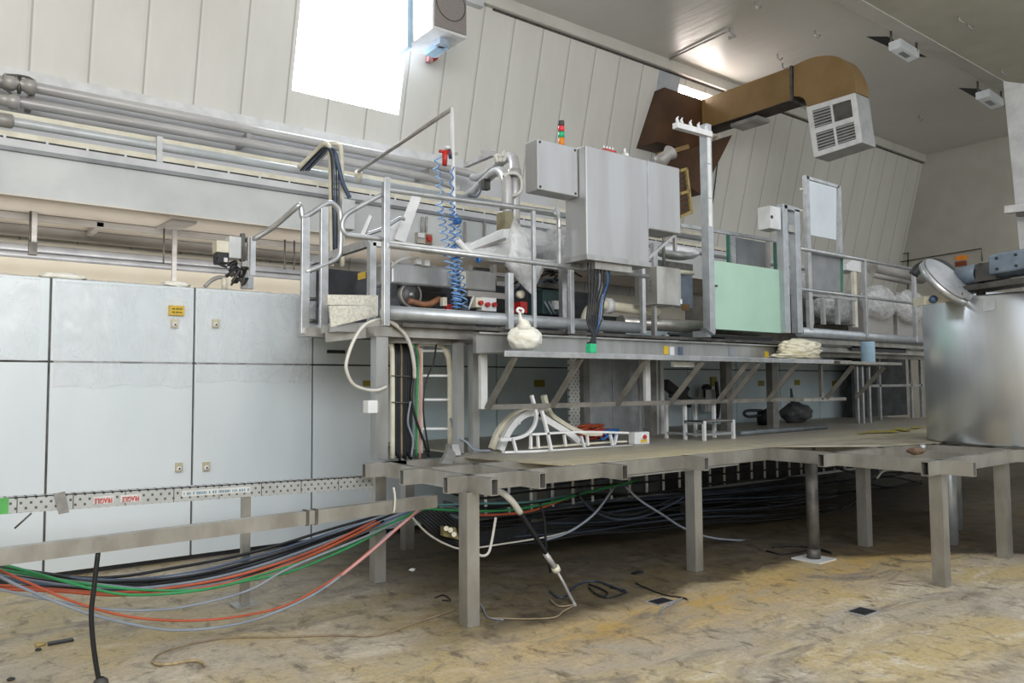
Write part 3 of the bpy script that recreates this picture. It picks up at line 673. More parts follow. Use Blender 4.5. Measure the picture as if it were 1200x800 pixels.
# cream folded sheets on the shelf
t = thing('folded_sheeting', 'stack of crumpled cream plastic sheeting on the right part of the long shelf', 'plastic sheeting', (8.7, 5.4, 1.893))
p, q = A(903, 416, 5.4), A(958, 420, 5.4)
for i, (a, b, h) in enumerate(((0, 1, .07), (.2, 1, .15), (.24, .98, .15))):
    x0 = p.x+(q.x-p.x)*a; x1 = p.x+(q.x-p.x)*b
    MB().blob(((x0+x1)/2, 5.4, 1.935+i*.065), ((x1-x0)/2*.93, .15, h*.55), i+3, .26, 3.4, 4, flat=.04 if i == 0 else None).build('sheet_fold', BAGY, t)
# white bag on the left end
t = thing('white_plastic_bag', 'bulging white plastic bag with knotted top on the left end of the long shelf', 'plastic bag', (4.3, 5.38, 1.893))
p = A(615, 397, 5.38)
MB().blob((p.x, 5.38, p.z+.005), (.165, .13, .112), 4, .1, 1.9, 5, flat=.098).build('bag_body', WBAG, t)
MB().tube([(p.x-.03, 5.36, p.z+.08), (p.x-.03, 5.36, p.z+.15), A(610, 374, 5.36), A(609, 366, 5.38)], [.085, .045, .018, .012], 10).build('knot', WBAG, t)
MB().tube(spline([A(609, 366, 5.38), A(606, 364, 5.38), A(608, 361, 5.38), A(613, 363, 5.38), A(612, 367, 5.38)], 4), .012, 8).build('bag_tie', WHITE, t)
# green plug
t = thing('green_plug', 'small green multi-pole plug resting on the shelf at the end of the black cable bundle', 'plug', A(694, 412, 5.22))
p = A(694, 408, 5.22); MB().box(p.x-.04, p.x+.04, 5.2, 5.27, 1.897, 1.985).build('plug_body', GREENL, t, bev=.008); MB().box(p.x-.032, p.x+.032, 5.205, 5.26, 1.985, 2.0).build('plug_collar', BLACK, t)

# ------------------------------------------------------------------ CONTROL BOXES
t = thing('control_cabinet', 'large brushed steel control cabinet with stepped right end, above the black cable bundle', 'control cabinet', (5.6, 5.45, 2.8))
z0, z1, zs = 2.81, 3.87, 3.17
MB().prism([(4.957, 5.3, z0), (5.815, 5.3, z0), (5.815, 5.3, zs), (6.3, 5.3, zs), (6.3, 5.3, z1), (4.957, 5.3, z1)], (0, .3, 0)).build('housing', CTRL, t, bev=.012)
MB().box(5.8, 5.812, 5.292, 5.3, zs, z1).build('seam_strip', GALV, t)
MB().box(4.95, 5.83, 5.29, 5.62, z0-.03, z0+.02).build('base_frame', STEEL, t)
MB().box(5.1, 5.6, 5.34, 5.56, z0-.1, z0-.02).build('gland_plate', STEELD, t)
MB().beam((6.27, 5.36, zs), (5.83, 5.5, 2.79), .03, .03).build('stay', STEEL, t); MB().box(6.26, 6.29, 5.35, 5.38, 3.0, zs).build('stay', STEEL, t)
t = thing('junction_cabinet', 'smaller steel junction cabinet hung on the left of the large control cabinet', 'control cabinet', (4.7, 5.5, 3.3))
a, b, c = A(629, 162, 5.41), A(676, 175, 5.41), A(629, 222, 5.41)
dY = 5.41*a.x/A(615, 165, 5.41).x
MB().box(a.x, 4.945, 5.41, dY, c.z, a.z+.0).build('housing', CTRL, t, bev=.01)
MB().box(a.x-.002, 4.947, 5.402, 5.41, c.z+.004, a.z-.004).build('lid', CTRL, t, bev=.004)
for x in (a.x+.03, 4.915):
    for z in (a.z-.03, c.z+.03): MB().lathe((x, 5.402, z), [(.012, 0), (.012, -.004), (0, -.004)], 10, (0, 1, 0)).build('screw', BLACK, t)
t = thing('stack_light', 'red green and amber stack light standing behind the junction cabinet', 'signal light', (4.9, 5.6, 3.7))
b = A(658, 170, 5.55); x = b.x; r = .03
zz = [A(658, y, 5.55).z for y in (172, 162, 155, 148, 142)]
MB().cyl((x, 5.55, c.z+.3), (x, 5.55, zz[0]), .015, 12).build('stem', DARKST, t)
for (za, zb_), m, nm in zip(((zz[0], zz[1]), (zz[1]+.006, zz[2]), (zz[2]+.006, zz[3]), (zz[3], zz[4])), (ORANGE, GREENL, REDL, DARKST), ('amber_lens', 'green_lens', 'red_lens', 'cap')):
    MB().lathe((x, 5.55, za), [(0, 0), (r, 0), (r, zb_-za), (0, zb_-za)], 20).build(nm, m, t)
MB().cyl((x, 5.55, zz[2]), (x, 5.55, zz[2]+.006), r*.95, 20).build('ring', BLACK, t)
# beacons on the cabinet top
p = A(713, 176, 5.42); t = thing('red_beacon_block', 'low red block with small white knobs on top of the control cabinet', 'beacon', (p.x, 5.42, z1))
MB().box(p.x-.085, p.x+.085, 5.39, 5.45, z1, z1+.055).build('block', RED, t, bev=.006)
for i in range(4): MB().cyl((p.x-.06+i*.04, 5.42, z1+.055), (p.x-.06+i*.04, 5.42, z1+.09), .008, 8).build('knob', WHITE, t)
p = A(733, 180, 5.42); t = thing('white_sensor', 'small white round sensor head beside the red block on the control cabinet', 'sensor', (p.x, 5.42, z1))
MB().cyl((p.x-.09, 5.42, z1+.02), (p.x, 5.42, z1+.03), .022, 12).build('body', WHITE, t); MB().lathe((p.x, 5.42, z1+.03), [(0, -.02), (.04, -.02), (.04, .02), (.02, .03), (0, .03)], 16, (1, -.5, 0)).build('lens', WHITE, t)
MB().cyl((p.x-.01, 5.42, z1+.06), (p.x-.01, 5.42, z1+.11), .012, 8).build('nipple', WHITE, t)
MB().box(p.x-.03, p.x-.0, 5.4, 5.44, z1, z1+.02).build('foot', WHITE, t)
# spot cone behind
p = A(782, 182, 6.5); t = thing('spot_lamp', 'grey cone lamp in front of the dark brown duct, above the control cabinet', 'lamp', p)
MB().lathe(p, [(.02, -.2), (.1, -.17), (.07, .0), (.1, .07), (.09, .08), (0, .07)], 20, (.65, -.2, .6)).build('shade', GREYP, t)
MB().cyl(p+V((-.1, 0, -.12)), p+V((-.1, 0, -1.6)), .02, 8).build('pole', STEEL, t)
# black cable bundle out of the cabinet down to the plug
random.seed(5)
for i in range(8):
    f = i/7; m = C_BLACK if i not in (6,) else BLUE
    px = 689+f*26
    if i == 7: px = 713
    cable([A(px, 308, 5.4), A(px+1, 330, 5.38), A(690+f*18, 352, 5.36), A(688+f*17, 375, 5.33), A(692+f*8+(4-i)*.6, 392, 5.28), A(690+f*8, 404, 5.24), (A(692, 406, 5.24).x+f*.03, 5.235, 2.0)], .010 if i < 6 else .007, m,
          'black cable of the bundle dropping from the control cabinet to the green plug' if m is C_BLACK else 'thin blue cable hanging among the black bundle under the control cabinet', group='cabinet cable drop' if m is C_BLACK else None)
# box on the walkway, right
p, q = A(759, 313, 5.75), A(791, 360, 5.75)
t = thing('terminal_box', 'shadowed steel terminal box between walkway post and tall lamp post', 'terminal box', (p.x, 5.75, q.z))
MB().box(p.x, q.x-.06, 5.62, 5.95, q.z+.0, p.z).build('housing', STEELD, t, bev=.006); MB().box(q.x-.06, q.x, 5.66, 5.95, q.z+.02, p.z-.01).build('side_cover', STEEL, t)
MB().box(q.x-.06, q.x+.0, 5.645, 5.66, q.z+.03, q.z+.08).build('label_plate', WHITE, t)
for i, y in enumerate((330, 334, 340)): s_ = A(762.5, y, 5.62); MB().cyl((s_.x, 5.61, s_.z), (s_.x, 5.62, s_.z), .012, 8).build('button', DARKST, t)
MB().box(p.x+.04, p.x+.08, 5.7, 5.75, 2.13, q.z).build('leg', STEEL, t)

# ------------------------------------------------------------------ TALL POST, MINT BOARD, FRAMES
t = thing('tall_post', 'tall steel post with a crossbar of white clips at its head', 'post', (6.97, 5.5, 2.15))
MB().box(6.93, 7.02, 5.44, 5.54, 2.19, 4.52).build('post', GALV, t, bev=.004)
for ya, yb in ((156, 187), (188, 228), (229, 262)):
    a, b = A(815, ya, 5.43), A(815, yb, 5.43); MB().box(6.935, 6.985, 5.43, 5.44, b.z, a.z).build('cover_strip', WHITE, t)
a, b = A(791, 147, 5.44), A(832, 158, 5.44); MB().beam(a, b, .07, .06).build('crossbar', WHITE, t)
for i, f in enumerate((.08, .2, .45, .68, .9)):
    p = a+(b-a)*f+V((0, 0, .03)); MB().tube([p, p+V((-.015, 0, .05)), p+V((.01, 0, .08))], [.022, .014, .006], 8).build('clip', WHITE, t)
MB().box(6.94, 7.01, 5.5, 5.7, 2.13, 2.2).build('bracket', GALV, t)
MB().prism([(6.94, 5.44, 2.19), (7.02, 5.44, 2.19), (7.0, 5.44, 2.15), (6.86, 5.44, 2.22)], (0, .1, 0)).build('foot', GALV, t)
tag(MB().box(7.02, 8.46, 5.53, 5.55, 2.225, 3.005).build('mint_board', GREEN, bev=.003), 'flat mint green rectangular board fixed beside the tall post', 'board')
p = A(824, 333, 5.5); tag(MB().cyl((7.02, 5.52, p.z), (7.14, 5.5, p.z), .012, 8).build('hinge_pin', DARKST), 'short dark pin poking across the left edge of the mint board', 'pin')
t = thing('twin_post_frame', 'twin steel posts joined at the top with a white box on their left', 'frame', (8.7, 5.6, 2.15))
for px, y0 in ((916.5, 240), (931, 246)):
    a, b = A(px, y0, 5.5), A(px+2, 390, 5.5); MB().box(a.x-.055, a.x+.055, 5.46, 5.55, b.z, a.z).build('post', GALV, t, bev=.004)
a, b = A(916, 242, 5.5), A(934, 247, 5.5); MB().beam(a, b, .08, .05).build('top_tie', GALV, t)
a = A(927, 268, 5.5); MB().box(a.x-.1, a.x+.06, 5.47, 5.54, a.z-.05, a.z+.03).build('clamp', STEELD, t)
a, b = A(900, 241, 5.47), A(913, 270, 5.47); MB().box(a.x, b.x, 5.44, 5.62, b.z, a.z).build('switch_box', PALEP, t, bev=.006)
a = A(905, 254, 5.43); MB().cyl((a.x, 5.43, a.z), (a.x, 5.44, a.z), .02, 10).build('key_switch', BLACK, t)
t = thing('sign_frame', 'tall two-legged frame holding a pale panel above a grey panel', 'panel frame', (9.4, 5.6, 2.2))
for px, y0, y1 in ((944.5, 206, 392), (982, 218, 297)):
    a, b = A(px, y0, 5.62), A(px+1.5, y1, 5.62); MB().box(a.x-.04, a.x+.04, 5.6, 5.65, b.z, a.z).build('leg', RAIL, t)
a, b = A(944, 208, 5.62), A(982, 219, 5.62); MB().beam(a, b, .04, .04).build('top_bar', RAIL, t)
a, b = A(947, 212, 5.61), A(980, 281, 5.61); MB().prism([A(947, 211, 5.61), A(980, 220, 5.61), A(980, 281, 5.61), A(948, 275, 5.61)], (0, .02, 0)).build('pale_panel', BOARD, t)
MB().prism([A(947, 294, 5.66), A(985, 301, 5.66), A(985, 342, 5.66), A(947, 338, 5.66)], (0, .02, 0)).build('grey_panel', GREYB, t)
MB().prism([A(984, 301, 5.66), A(988, 302, 5.66), A(988, 342, 5.66), A(984, 342, 5.66)], (0, .03, 0)).build('green_edge', mat('green_edge', '2f6f5c', '28604f', .4), t)
for y in (222, 247): p = A(941, y, 5.62); MB().cyl(p+V((-.06, 0, 0)), p, .012, 8).build('hinge', CREAM, t)
# ================================================================== PIPES, TRAYS AND DUCT ALONG THE WALL
def run(py, Y, h=None): return A(150, py, Y).z
t = thing('wall_pipe', 'upper of the two grey pipes below the wall ledge', 'pipe', (3, 10.1, run(124, 10.1)), None)
z = run(124, 10.1); MB().tube(spline([(-6, 10.1, z), (0, 10.1, z), (6.3, 10.1, z), A(556, 208, 9.9), A(575, 200, 9.2), A(592, 186, 8.2), A(600, 184, 7.6), A(603, 194, 7.2), A(603, 215, 7.1), A(603, 262, 7.1)], 8), .062, 14).build('pipe_run', WPIPE, t)
for x in (.95, 3.4, 4.5, 6.2): MB().box(x-.03, x+.03, 10.1, 10.6, z-.16, z-.04).build('bracket', GREYP, t)
a, b = A(6, 96, 10.0), A(38, 101, 10.0)
MB().tube(spline([a+V((0, -.05, -.05)), a+V((0, -.06, .04)), a+V((.05, -.06, .07)), b+V((-.05, -.06, .07)), b+V((0, -.06, .03)), b+V((0, -.05, -.06))], 4), .014, 8).build('valve_handle', DARKST, t)
m_ = (a+b)/2; MB().lathe(m_+V((-.15, -.0, -.0)), [(.07, 0), (.09, .01), (.09, .1), (.07, .12), (.07, .2), (.09, .22), (.09, .3), (.07, .31)], 16, (1, 0, 0)).build('valve_body', GREYP, t)
MB().cyl(m_+V((0, -.05, .07)), m_+V((0, -.05, -.12)), .02, 8).build('valve_stem', DARKST, t)
z2 = run(143, 10.1); t = thing('wall_pipe', 'lower of the two grey pipes below the wall ledge', 'pipe', (3, 10.1, z2))
MB().tube(spline([(-6, 10.1, z2), (0, 10.1, z2), (6.0, 10.1, z2), A(535, 231, 9.9), A(552, 226, 9.4), A(570, 210, 8.6), A(578, 203, 8.0), A(586, 201, 7.5), A(592, 208, 7.1), A(594, 222, 7.0), A(594, 285, 7.0)], 8), .062, 14).build('pipe_run', WPIPE, t)
a = A(-4, 112, 10.0); b = A(12, 114, 10.0); MB().tube(spline([a, a+V((.02, -.06, .08)), b+V((-.05, -.06, .06)), b+V((0, -.06, .02)), b+V((0, -.05, -.06))], 4), .014, 8).build('valve_handle', DARKST, t)
MB().lathe(a+V((-.1, 0, -.03)), [(.07, 0), (.09, .01), (.09, .1), (.07, .12), (.07, .2), (.09, .22), (.09, .3), (.07, .31)], 16, (1, 0, 0)).build('valve_body', GREYP, t)
for y in (243, 252): p = A(594, y, 7.0); MB().lathe(p, [(.05, -.03), (.085, -.03), (.085, .03), (.05, .03)], 16).build('union', GREYP, t)
for py in (203, 252): p = A(603 if py == 203 else 594, py, 7.1); MB().lathe(p, [(.05, -.04), (.08, -.04), (.08, .04), (.05, .04)], 16).build('union', GREYP, t)
p = A(593, 258, 6.98); MB().box(p.x-.075, p.x+.075, 6.9, 7.06, p.z-.14, p.z+.08).build('valve_block', mat('brass_block', 'a9a183', '8c846a', .5, .3), t)
# pipe bracket arm and small loops at the manifold
t = thing('pipe_bracket', 'grey angle arm holding the pipe bends beside the junction cabinet', 'bracket', A(560, 190, 9.0))
MB().beam(A(546, 194, 9.6), A(578, 180, 8.3), .07, .06).build('arm', GREYP, t); MB().beam(A(566, 178, 8.8), A(582, 181, 8.2), .09, .05).build('head', GREYP, t)
MB().box(A(570, 215, 8.3).x-.05, A(570, 215, 8.3).x+.05, 8.28, 8.36, A(570, 222, 8.3).z, A(570, 210, 8.3).z).build('drop_plate', DARKST, t)
for pts, lb, m in (([(590, 207), (596, 203), (606, 204), (611, 212), (610, 224), (602, 229), (593, 230)], 'white hose loop around the pipe bends beside the junction cabinet', C_WHITE),
                   ([(583, 190), (581, 183), (586, 182), (589, 188), (592, 184), (591, 178), (585, 190)], 'small white hose curl at the top of the pipe bends', C_WHITE),
                   ([(562, 212), (563, 222), (558, 230), (548, 227)], 'short grey hose looping under the pipe bends', C_GREY)):
    cable([A(px, py, 7.0 if m is C_WHITE else 8.6) for px, py in pts], .022 if px > 600 or True else .02, m, lb, 'hose', cat='hose')
# trays
def tray_run(py0, py1, Y, label, x1):
    za, zb_ = run(py0, Y), run(py1, Y)
    t = thing('cable_trunking', label, 'cable trunking', (5, Y, zb_))
    MB().box(-6, x1, Y, Y+.02, zb_, za).build('cover', CREAM, t)
    MB().box(-6, x1, Y+.004, Y+.07, zb_-.045, zb_-.002).build('dark_strip', BLACK, t)  # black strip drawing the dark line below the cover
    MB().box(-6, x1, Y+.02, Y+.09, zb_, za-.004).build('back_rail', CREAM, t)
    for i in range(44):
        x = -2+i*.38
        if x < x1: MB().box(x-.012, x+.012, Y-.004, Y, zb_-.05, zb_+.02).build('clip', WHITE, t)
tray_run(155, 161, 9.6, 'upper long cream trunking with clips running under the wall pipes', 12)
tray_run(176, 182, 9.45, 'lower long cream trunking with clips just above the boxed duct', 14)
z = run(165.5, 9.5); t = thing('conduit_pipe', 'long blue-grey conduit between the two cream trunkings', 'pipe', (5, 9.5, z))
MB().cyl((-6, 9.5, z), (12, 9.5, z), .05, 14).build('pipe_run', mat('conduit_grey', 'c3c8cc', 'b4babe', .35, .1, 4), t)
for x in (2.15, 5.1, 8.2): MB().box(x-.03, x+.03, 9.42, 9.5, z-.2, z+.1).build('bracket', PALEP, t)
x = A(7, 143, 9.5).x; MB().lathe((x-.2, 9.5, z), [(.05, 0), (.075, .02), (.075, .1), (.06, .12), (.075, .14), (.075, .25), (.05, .27)], 14, (1, 0, 0)).build('coupling', GREYP, t)
t = thing('boxed_duct', 'long pale boxed duct with a white channel and dark ledge on its front', 'duct', (6, 9.8, 3.56))
MB().box(-6, 15, 9.2, 10.75, 3.56, 4.07).build('casing', mat('duct_casing', 'd3d6d6', 'c4c8c8', .45, 0, 1.5), t)
MB().box(-6, 15, 9.19, 10.75, 3.55, 3.565).build('underside', mat('duct_underside', 'e2dad0', 'd8cec2', .5, 0, 1.5), t)
MB().box(-6, 15, 9.16, 9.2, run(197, 9.17), run(192.5, 9.17)).build('dark_ledge', GREYB, t)
MB().box(-6, 15, 9.22, 9.6, 4.07, run(184, 9.22)).build('channel', CHAN, t)
t = thing('support_rail', 'dark ladder rail hung under the boxed duct', 'rail', (4, 10, 3.4))
MB().box(-6, 4.8, 10.0, 10.06, 3.47, 3.54).build('side_rail', GREYP, t); MB().box(-6, 4.8, 10.78, 10.86, 3.42, 3.55).build('side_rail', GREYP, t)
for x in (.0, 1.62, 3.3, 4.7): MB().box(x, x+.07, 10.0, 10.85, 3.48, 3.53).build('cross_piece', GREYP, t)
zb1, zb2 = A(60, 293, 10.3).z, A(60, 300, 10.3).z
for i, (yy, r_, lb) in enumerate(((294.5, .062, 'thicker upper pipe hung below the boxed duct over the cabinets'), (301.5, .035, 'thinner lower pipe hung below the boxed duct over the cabinets'))):
    z = A(60, yy, 10.3-.1*i).z; Yp = 10.3-.1*i
    tag(MB().cyl((-6, Yp, z), (5.6, Yp, z), r_, 14).build('hung_pipe', mat('alu_pipe%d' % i, 'b3b5ba', '9fa1a7', .35, .25, 4)), lb, 'pipe')
for px, yt, yb, plate in ((41, 238, 299, False), (205, 255, 332, True)):
    a, b = A(px, yt, 9.9), A(px, yb, 9.9)
    t = thing('pipe_hanger', 'grey hanger strut under a triangular plate on the boxed duct' if plate else 'thin double-rod pipe hanger at the left under the boxed duct', 'hanger', (a.x, 9.9, b.z))
    MB().box(a.x-.025, a.x+.025, 9.88, 9.92, b.z, 3.56).build('rod', GREYP, t)
    if plate: MB().prism([(a.x-.16, 9.4, 3.55), (a.x+.12, 9.4, 3.55), (a.x+.05, 10.1, 3.55), (a.x-.2, 10.1, 3.55)], (0, 0, -.03)).build('plate', GREYP, t); MB().cyl((a.x-.12, 9.9, 3.1), (a.x-.12, 9.9, 3.55), .01, 6).build('thin_rod', DARKST, t)
    else: MB().cyl((a.x-.04, 9.9, b.z), (a.x-.04, 9.9, 3.56), .01, 6).build('thin_rod', DARKST, t); MB().box(a.x-.05, a.x+.03, 9.86, 9.94, b.z, b.z+.14).build('clamp', DARKST, t)
for px in (334, 345):
    a, b = A(px, 268, 9.9), A(px, 316, 9.9); tag(MB().cyl((a.x, 9.9, b.z), (a.x, 9.9, 3.55), .012, 6).build('thin_rod', DARKST), 'thin hanging rod behind the stair handrail, %s one' % ('left' if px == 334 else 'right'), 'rod')
# ladder tray bending down from the trunking
t = thing('bent_cable_ladder', 'white cable ladder arching off the trunking and dropping behind the stair handrail', 'cable ladder', A(393, 310, 8.9))
for o in (0, 13):
    MB().tube(spline([A(350+o, 196-o*.1, 9.3), A(368+o, 180, 9.1), A(379+o*.8, 169, 8.9), A(384+o, 170, 8.85), A(387+o, 180, 8.8), A(388+o, 240, 8.8), A(389+o*.95, 312, 8.8)], 6), .03, 8).build('side_rail', CREAM, t)
for y in (190, 215, 240, 265, 290): MB().beam(A(387, y, 8.8), A(400, y, 8.8), .03, .03).build('rung', CREAM, t)
for i in range(4):
    o = i*3; m = (C_BLACK, C_BLUE, C_BLACK, C_BLUE)[i]
    cable([A(352+o, 200, 9.25), A(370+o, 181, 9.05), A(381+o*.7, 173, 8.82), A(388+o*.8, 185, 8.74), A(390+o*.8, 240, 8.74), A(391+o*.5, 296+i*4, 8.74)], .011, m, 'dark cable strapped in the arched white cable ladder', group='cables in the arched ladder')
cable([A(393, 180, 8.72), A(398, 200, 8.7), A(402, 215, 8.7), A(410, 232, 8.7)], .03, C_BLUE, 'slate cable leaving the arched ladder to the small grey box', )
a, b = A(399, 233, 8.75), A(414, 270, 8.75); tag(MB().box(a.x, b.x, 8.7, 8.85, b.z, a.z).build('relay_box', PALEP, bev=.008), 'small pale box mounted beside the arched cable ladder', 'box')
t = thing('switch_panel', 'small wall switch plate with a red rotary knob behind the walkway rail', 'switch', A(497, 279, 9.1))
a, b = A(488, 272, 9.15), A(506, 287, 9.15); MB().box(a.x, b.x, 9.12, 9.2, b.z, a.z).build('plate', mat('switch_grey', 'c0bcb4', 'b2aea6', .5), t)
p = A(493, 276, 9.12); MB().box(p.x-.05, p.x+.05, 9.1, 9.12, p.z-.03, p.z+.03).build('label_plate', WHITE, t)
p = A(502, 280, 9.12); MB().box(p.x-.045, p.x+.045, 9.1, 9.12, p.z-.06, p.z+.06).build('knob_plate', mat('rusty_plate', 'a5674c', '95593f', .5), t); MB().cyl((p.x, 9.07, p.z), (p.x, 9.1, p.z), .035, 12).build('knob', RED, t)
for px in (494, 499): MB().cyl(A(px, 272, 9.17), A(px+1, 254, 9.17), .018, 8).build('conduit', GREYP, t)
for px in (545, 568):
    a, b = A(px, 260, 9.17), A(px, 300, 9.17); tag(MB().cyl(b, a, .018, 8).build('conduit', GREYP), 'thin vertical conduit on the duct face, %s of a pair' % ('left' if px == 545 else 'right'), 'conduit')

# wall cooler
t = thing('wall_cooler', 'white boxy air cooler with a dark grille high on the wall beside the bright window', 'air cooler', (5.85, 9.4, 6.58))
MB().box(5.57, 6.14, 9.02, 9.85, 6.58, 7.42).build('casing', WHITE, t, bev=.012)
MB().box(5.59, 6.12, 9.0, 9.02, 6.62, 7.4).build('grille', MESHG, t)
MB().lathe((5.855, 8.998, 7.0), [(.25, 0), (.25, -.004), (.235, -.004), (.235, 0)], 32, (0, 1, 0)).build('fan_ring', DARKST, t)
MB().box(5.5, 5.57, 9.6, 9.95, 6.5, 7.42).build('wall_bracket', BLUEROLL, t)
MB().box(5.8, 5.95, 9.2, 9.35, 6.5, 6.58).build('drip_box', mat('cooler_blue', 'a9b8c8', '9dacbc', .4), t); MB().box(5.85, 6.02, 9.3, 9.7, 6.5, 6.58).build('drain_pan', BLUEROLL, t)
cable([A(521, 42, 9.2), A(517, 47, 9.3), A(509, 48, 9.5), A(503, 50, 9.7), A(502, 58, 9.95), A(503, 64, 10.05)], .022, C_WHITE, 'white cable drooping from the wall cooler to the small red isolator')
p = W(504, 68, .04); t = thing('red_isolator', 'tiny pinkish isolator with red knob on the wall below the air cooler', 'isolator', p)
MB().box(p.x-.06, p.x+.02, p.y-.06, p.y+.04, p.z-.07, p.z+.07).build('case', C_PINK, t); MB().cyl((p.x+.05, p.y-.08, p.z), (p.x+.05, p.y+.0, p.z), .045, 12).build('knob', RED, t)

# ================================================================== BROWN AIR DUCT
XD = 12.3; S = .42
D = lambda px, py: AX(px, py, XD)
a0, b0 = D(822, 117), D(836, 152); zt_, zb_ = a0.z, D(900, 126).z
pe = D(927, 77); yE = pe.y; yo = D(1003, 108).y
t = thing('brown_air_duct', 'large brown rectangular air duct crossing overhead with a curved elbow and white outlet grille', 'air duct', (XD+S/2, (a0.y+yo)/2, zb_))
MB().box(XD, XD+S, yE, a0.y+.01, zb_, zt_).build('straight_run', BROWN, t)
MB().box(XD-.006, XD+S, yE+.01, a0.y, zb_-.012, zb_).build('dark_underside', mat('duct_shadow', '3d3026', '31261e', .6), t)  # shade under the duct put into a dark colour
zo = D(945, 127).z; yi = D(945, 125).y          # bottom of the elbow
pr = []
pr.append((XD, yE, zt_+.02))
ytop = D(990, 68).y; zm = D(985, 66).z
ctl = [D(930, 77), D(950, 68), D(970, 65), D(985, 68), D(995, 79), D(1001, 93), D(1003, 108)]
out = spline([(XD, p.y, p.z) for p in ctl], 4)
inn = spline([(XD, p.y, p.z) for p in (D(946, 125), D(943, 117), D(938, 113), D(930, 113))], 4)
MB().prism(out+inn, (S, 0, 0)).build('elbow', BROWN, t)
jt = MB(); jt.box(XD-.012, XD+S+.01, yE-.02, yE+.03, zb_-.02, zt_+.02); jt.build('joint_flange', DARKST, t)
ob = [D(946, 126), D(1003, 109), D(1011, 167), D(955, 185)]
pts = [(XD, p.y, p.z) for p in ob]
OUTM = mat('outlet_galv', 'c5c8ca', 'b4b7ba', .4, .4, 4)
MB().prism(pts, (S, 0, 0)).build('outlet_box', OUTM, t)
pa, pb, pc, pd = [V(p) for p in pts]
def on(u, v, o=0): q = pa*(1-u)*(1-v)+pb*u*(1-v)+pc*u*v+pd*(1-u)*v; return V((XD-o, q.y, q.z))
fr = MB()
for u0, u1, v0, v1 in ((0, 1, 0, .1), (0, 1, .45, .55), (0, 1, .9, 1), (0, .1, 0, 1), (.9, 1, 0, 1), (.48, .52, .1, .9)): fr.prism([on(u0, v0, .004), on(u1, v0, .004), on(u1, v1, .004), on(u0, v1, .004)], (-.02-.004*(u1-u0 < .5), 0, 0))
fr.build('grille_frame', WHITE, t)
for u0, u1, v0, v1, nm in ((.1, .48, .1, .45, 0), (.52, .9, .1, .45, 1), (.1, .48, .55, .9, 2), (.52, .9, .55, .9, 3)):
    MB().prism([on(u0, v0, .002), on(u1, v0, .002), on(u1, v1, .002), on(u0, v1, .002)], (-.002, 0, 0)).build('grille_back', DARKST, t)
    if nm != 1:
        lv = MB()
        for k in range(6):
            v = v0+(v1-v0)*(k+.5)/6; lv.prism([on(u0, v-.018, .004), on(u1, v-.018, .004), on(u1, v+.012, .012), on(u0, v+.012, .012)], (-.004, 0, 0))
        lv.build('louvre', OUTM, t)
tr_l = AX(768, 112, 11.2)
# wall trunk
yT = a0.y
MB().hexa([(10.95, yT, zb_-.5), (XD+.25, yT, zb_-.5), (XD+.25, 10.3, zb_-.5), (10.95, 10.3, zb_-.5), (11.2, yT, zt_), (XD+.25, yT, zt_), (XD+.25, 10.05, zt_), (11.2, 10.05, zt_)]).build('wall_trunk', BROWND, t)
MB().box(XD-.02, XD+.0, a0.y-.06, a0.y-.02, zb_, zt_).build('seam', BROWN, t)
MB().beam(A(806, 172, 8.9), A(770, 182, 8.9), .06, .08).build('flange_bar', BROWN, t)
low = [(11.2, 9.2, zb_-.05), (13.2, 9.2, zb_-.05)]
p0, p1, p2, p3 = A(775, 186, 9.3), A(858, 158, 9.3), A(822, 228, 9.3), A(780, 200, 9.3)
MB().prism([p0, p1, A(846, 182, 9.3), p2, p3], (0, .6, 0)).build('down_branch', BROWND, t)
# small flap under the duct
p = D(868, 152); tag(MB().box(XD+.1, XD+.5, p.y-.3, p.y+.3, zb_-.1, zb_-.03).build('duct_bracket', GREYP), 'small grey plate fixed under the brown duct', 'bracket')
t = thing('wall_vent', 'dark vent box with a yellowish frame between control cabinet and tall post', 'vent', A(808, 250, 9.0))
q4 = [A(798, 199, 9.0), A(804, 198, 9.0), A(811, 248, 9.0), A(799, 255, 9.0)]
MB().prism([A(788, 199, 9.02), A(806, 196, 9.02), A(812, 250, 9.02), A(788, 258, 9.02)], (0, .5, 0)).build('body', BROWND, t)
vf = MB()
for a, b in (((797, 200), (804, 198)), ((804, 198), (810, 248)), ((810, 248), (797, 254)), ((797, 227), (807, 224))): vf.beam(A(a[0], a[1], 9.0), A(b[0], b[1], 9.0), .05, .05, (0, 1, 0))
vf.build('frame', mat('vent_frame', 'c6b27a', 'b09c64', .5), t)
lv = MB()
for y in (206, 212, 218, 233, 239, 245): lv.beam(A(796, y+1, 9.01), A(806, y-1, 9.01), .02, .04, (0, 1, 0))
lv.build('louvre', DARKST, t)
p = W(844, 165, .1); t = thing('small_camera_box', 'little pale box on the wall where the lower duct branch ends', 'box', p)
MB().box(p.x-.12, p.x+.06, p.y-.1, p.y+.1, p.z-.1, p.z+.1).build('case', PALEP, t, bev=.01); MB().cyl((p.x-.03, p.y-.12, p.z), (p.x-.03, p.y-.1, p.z), .04, 10).build('lens', DARKST, t)
cable([W(843, 172, .03), W(838, 215, .03), W(831, 270, .03)], .012, C_BLACK, 'thin dark wire hanging down the wall from the little pale box')

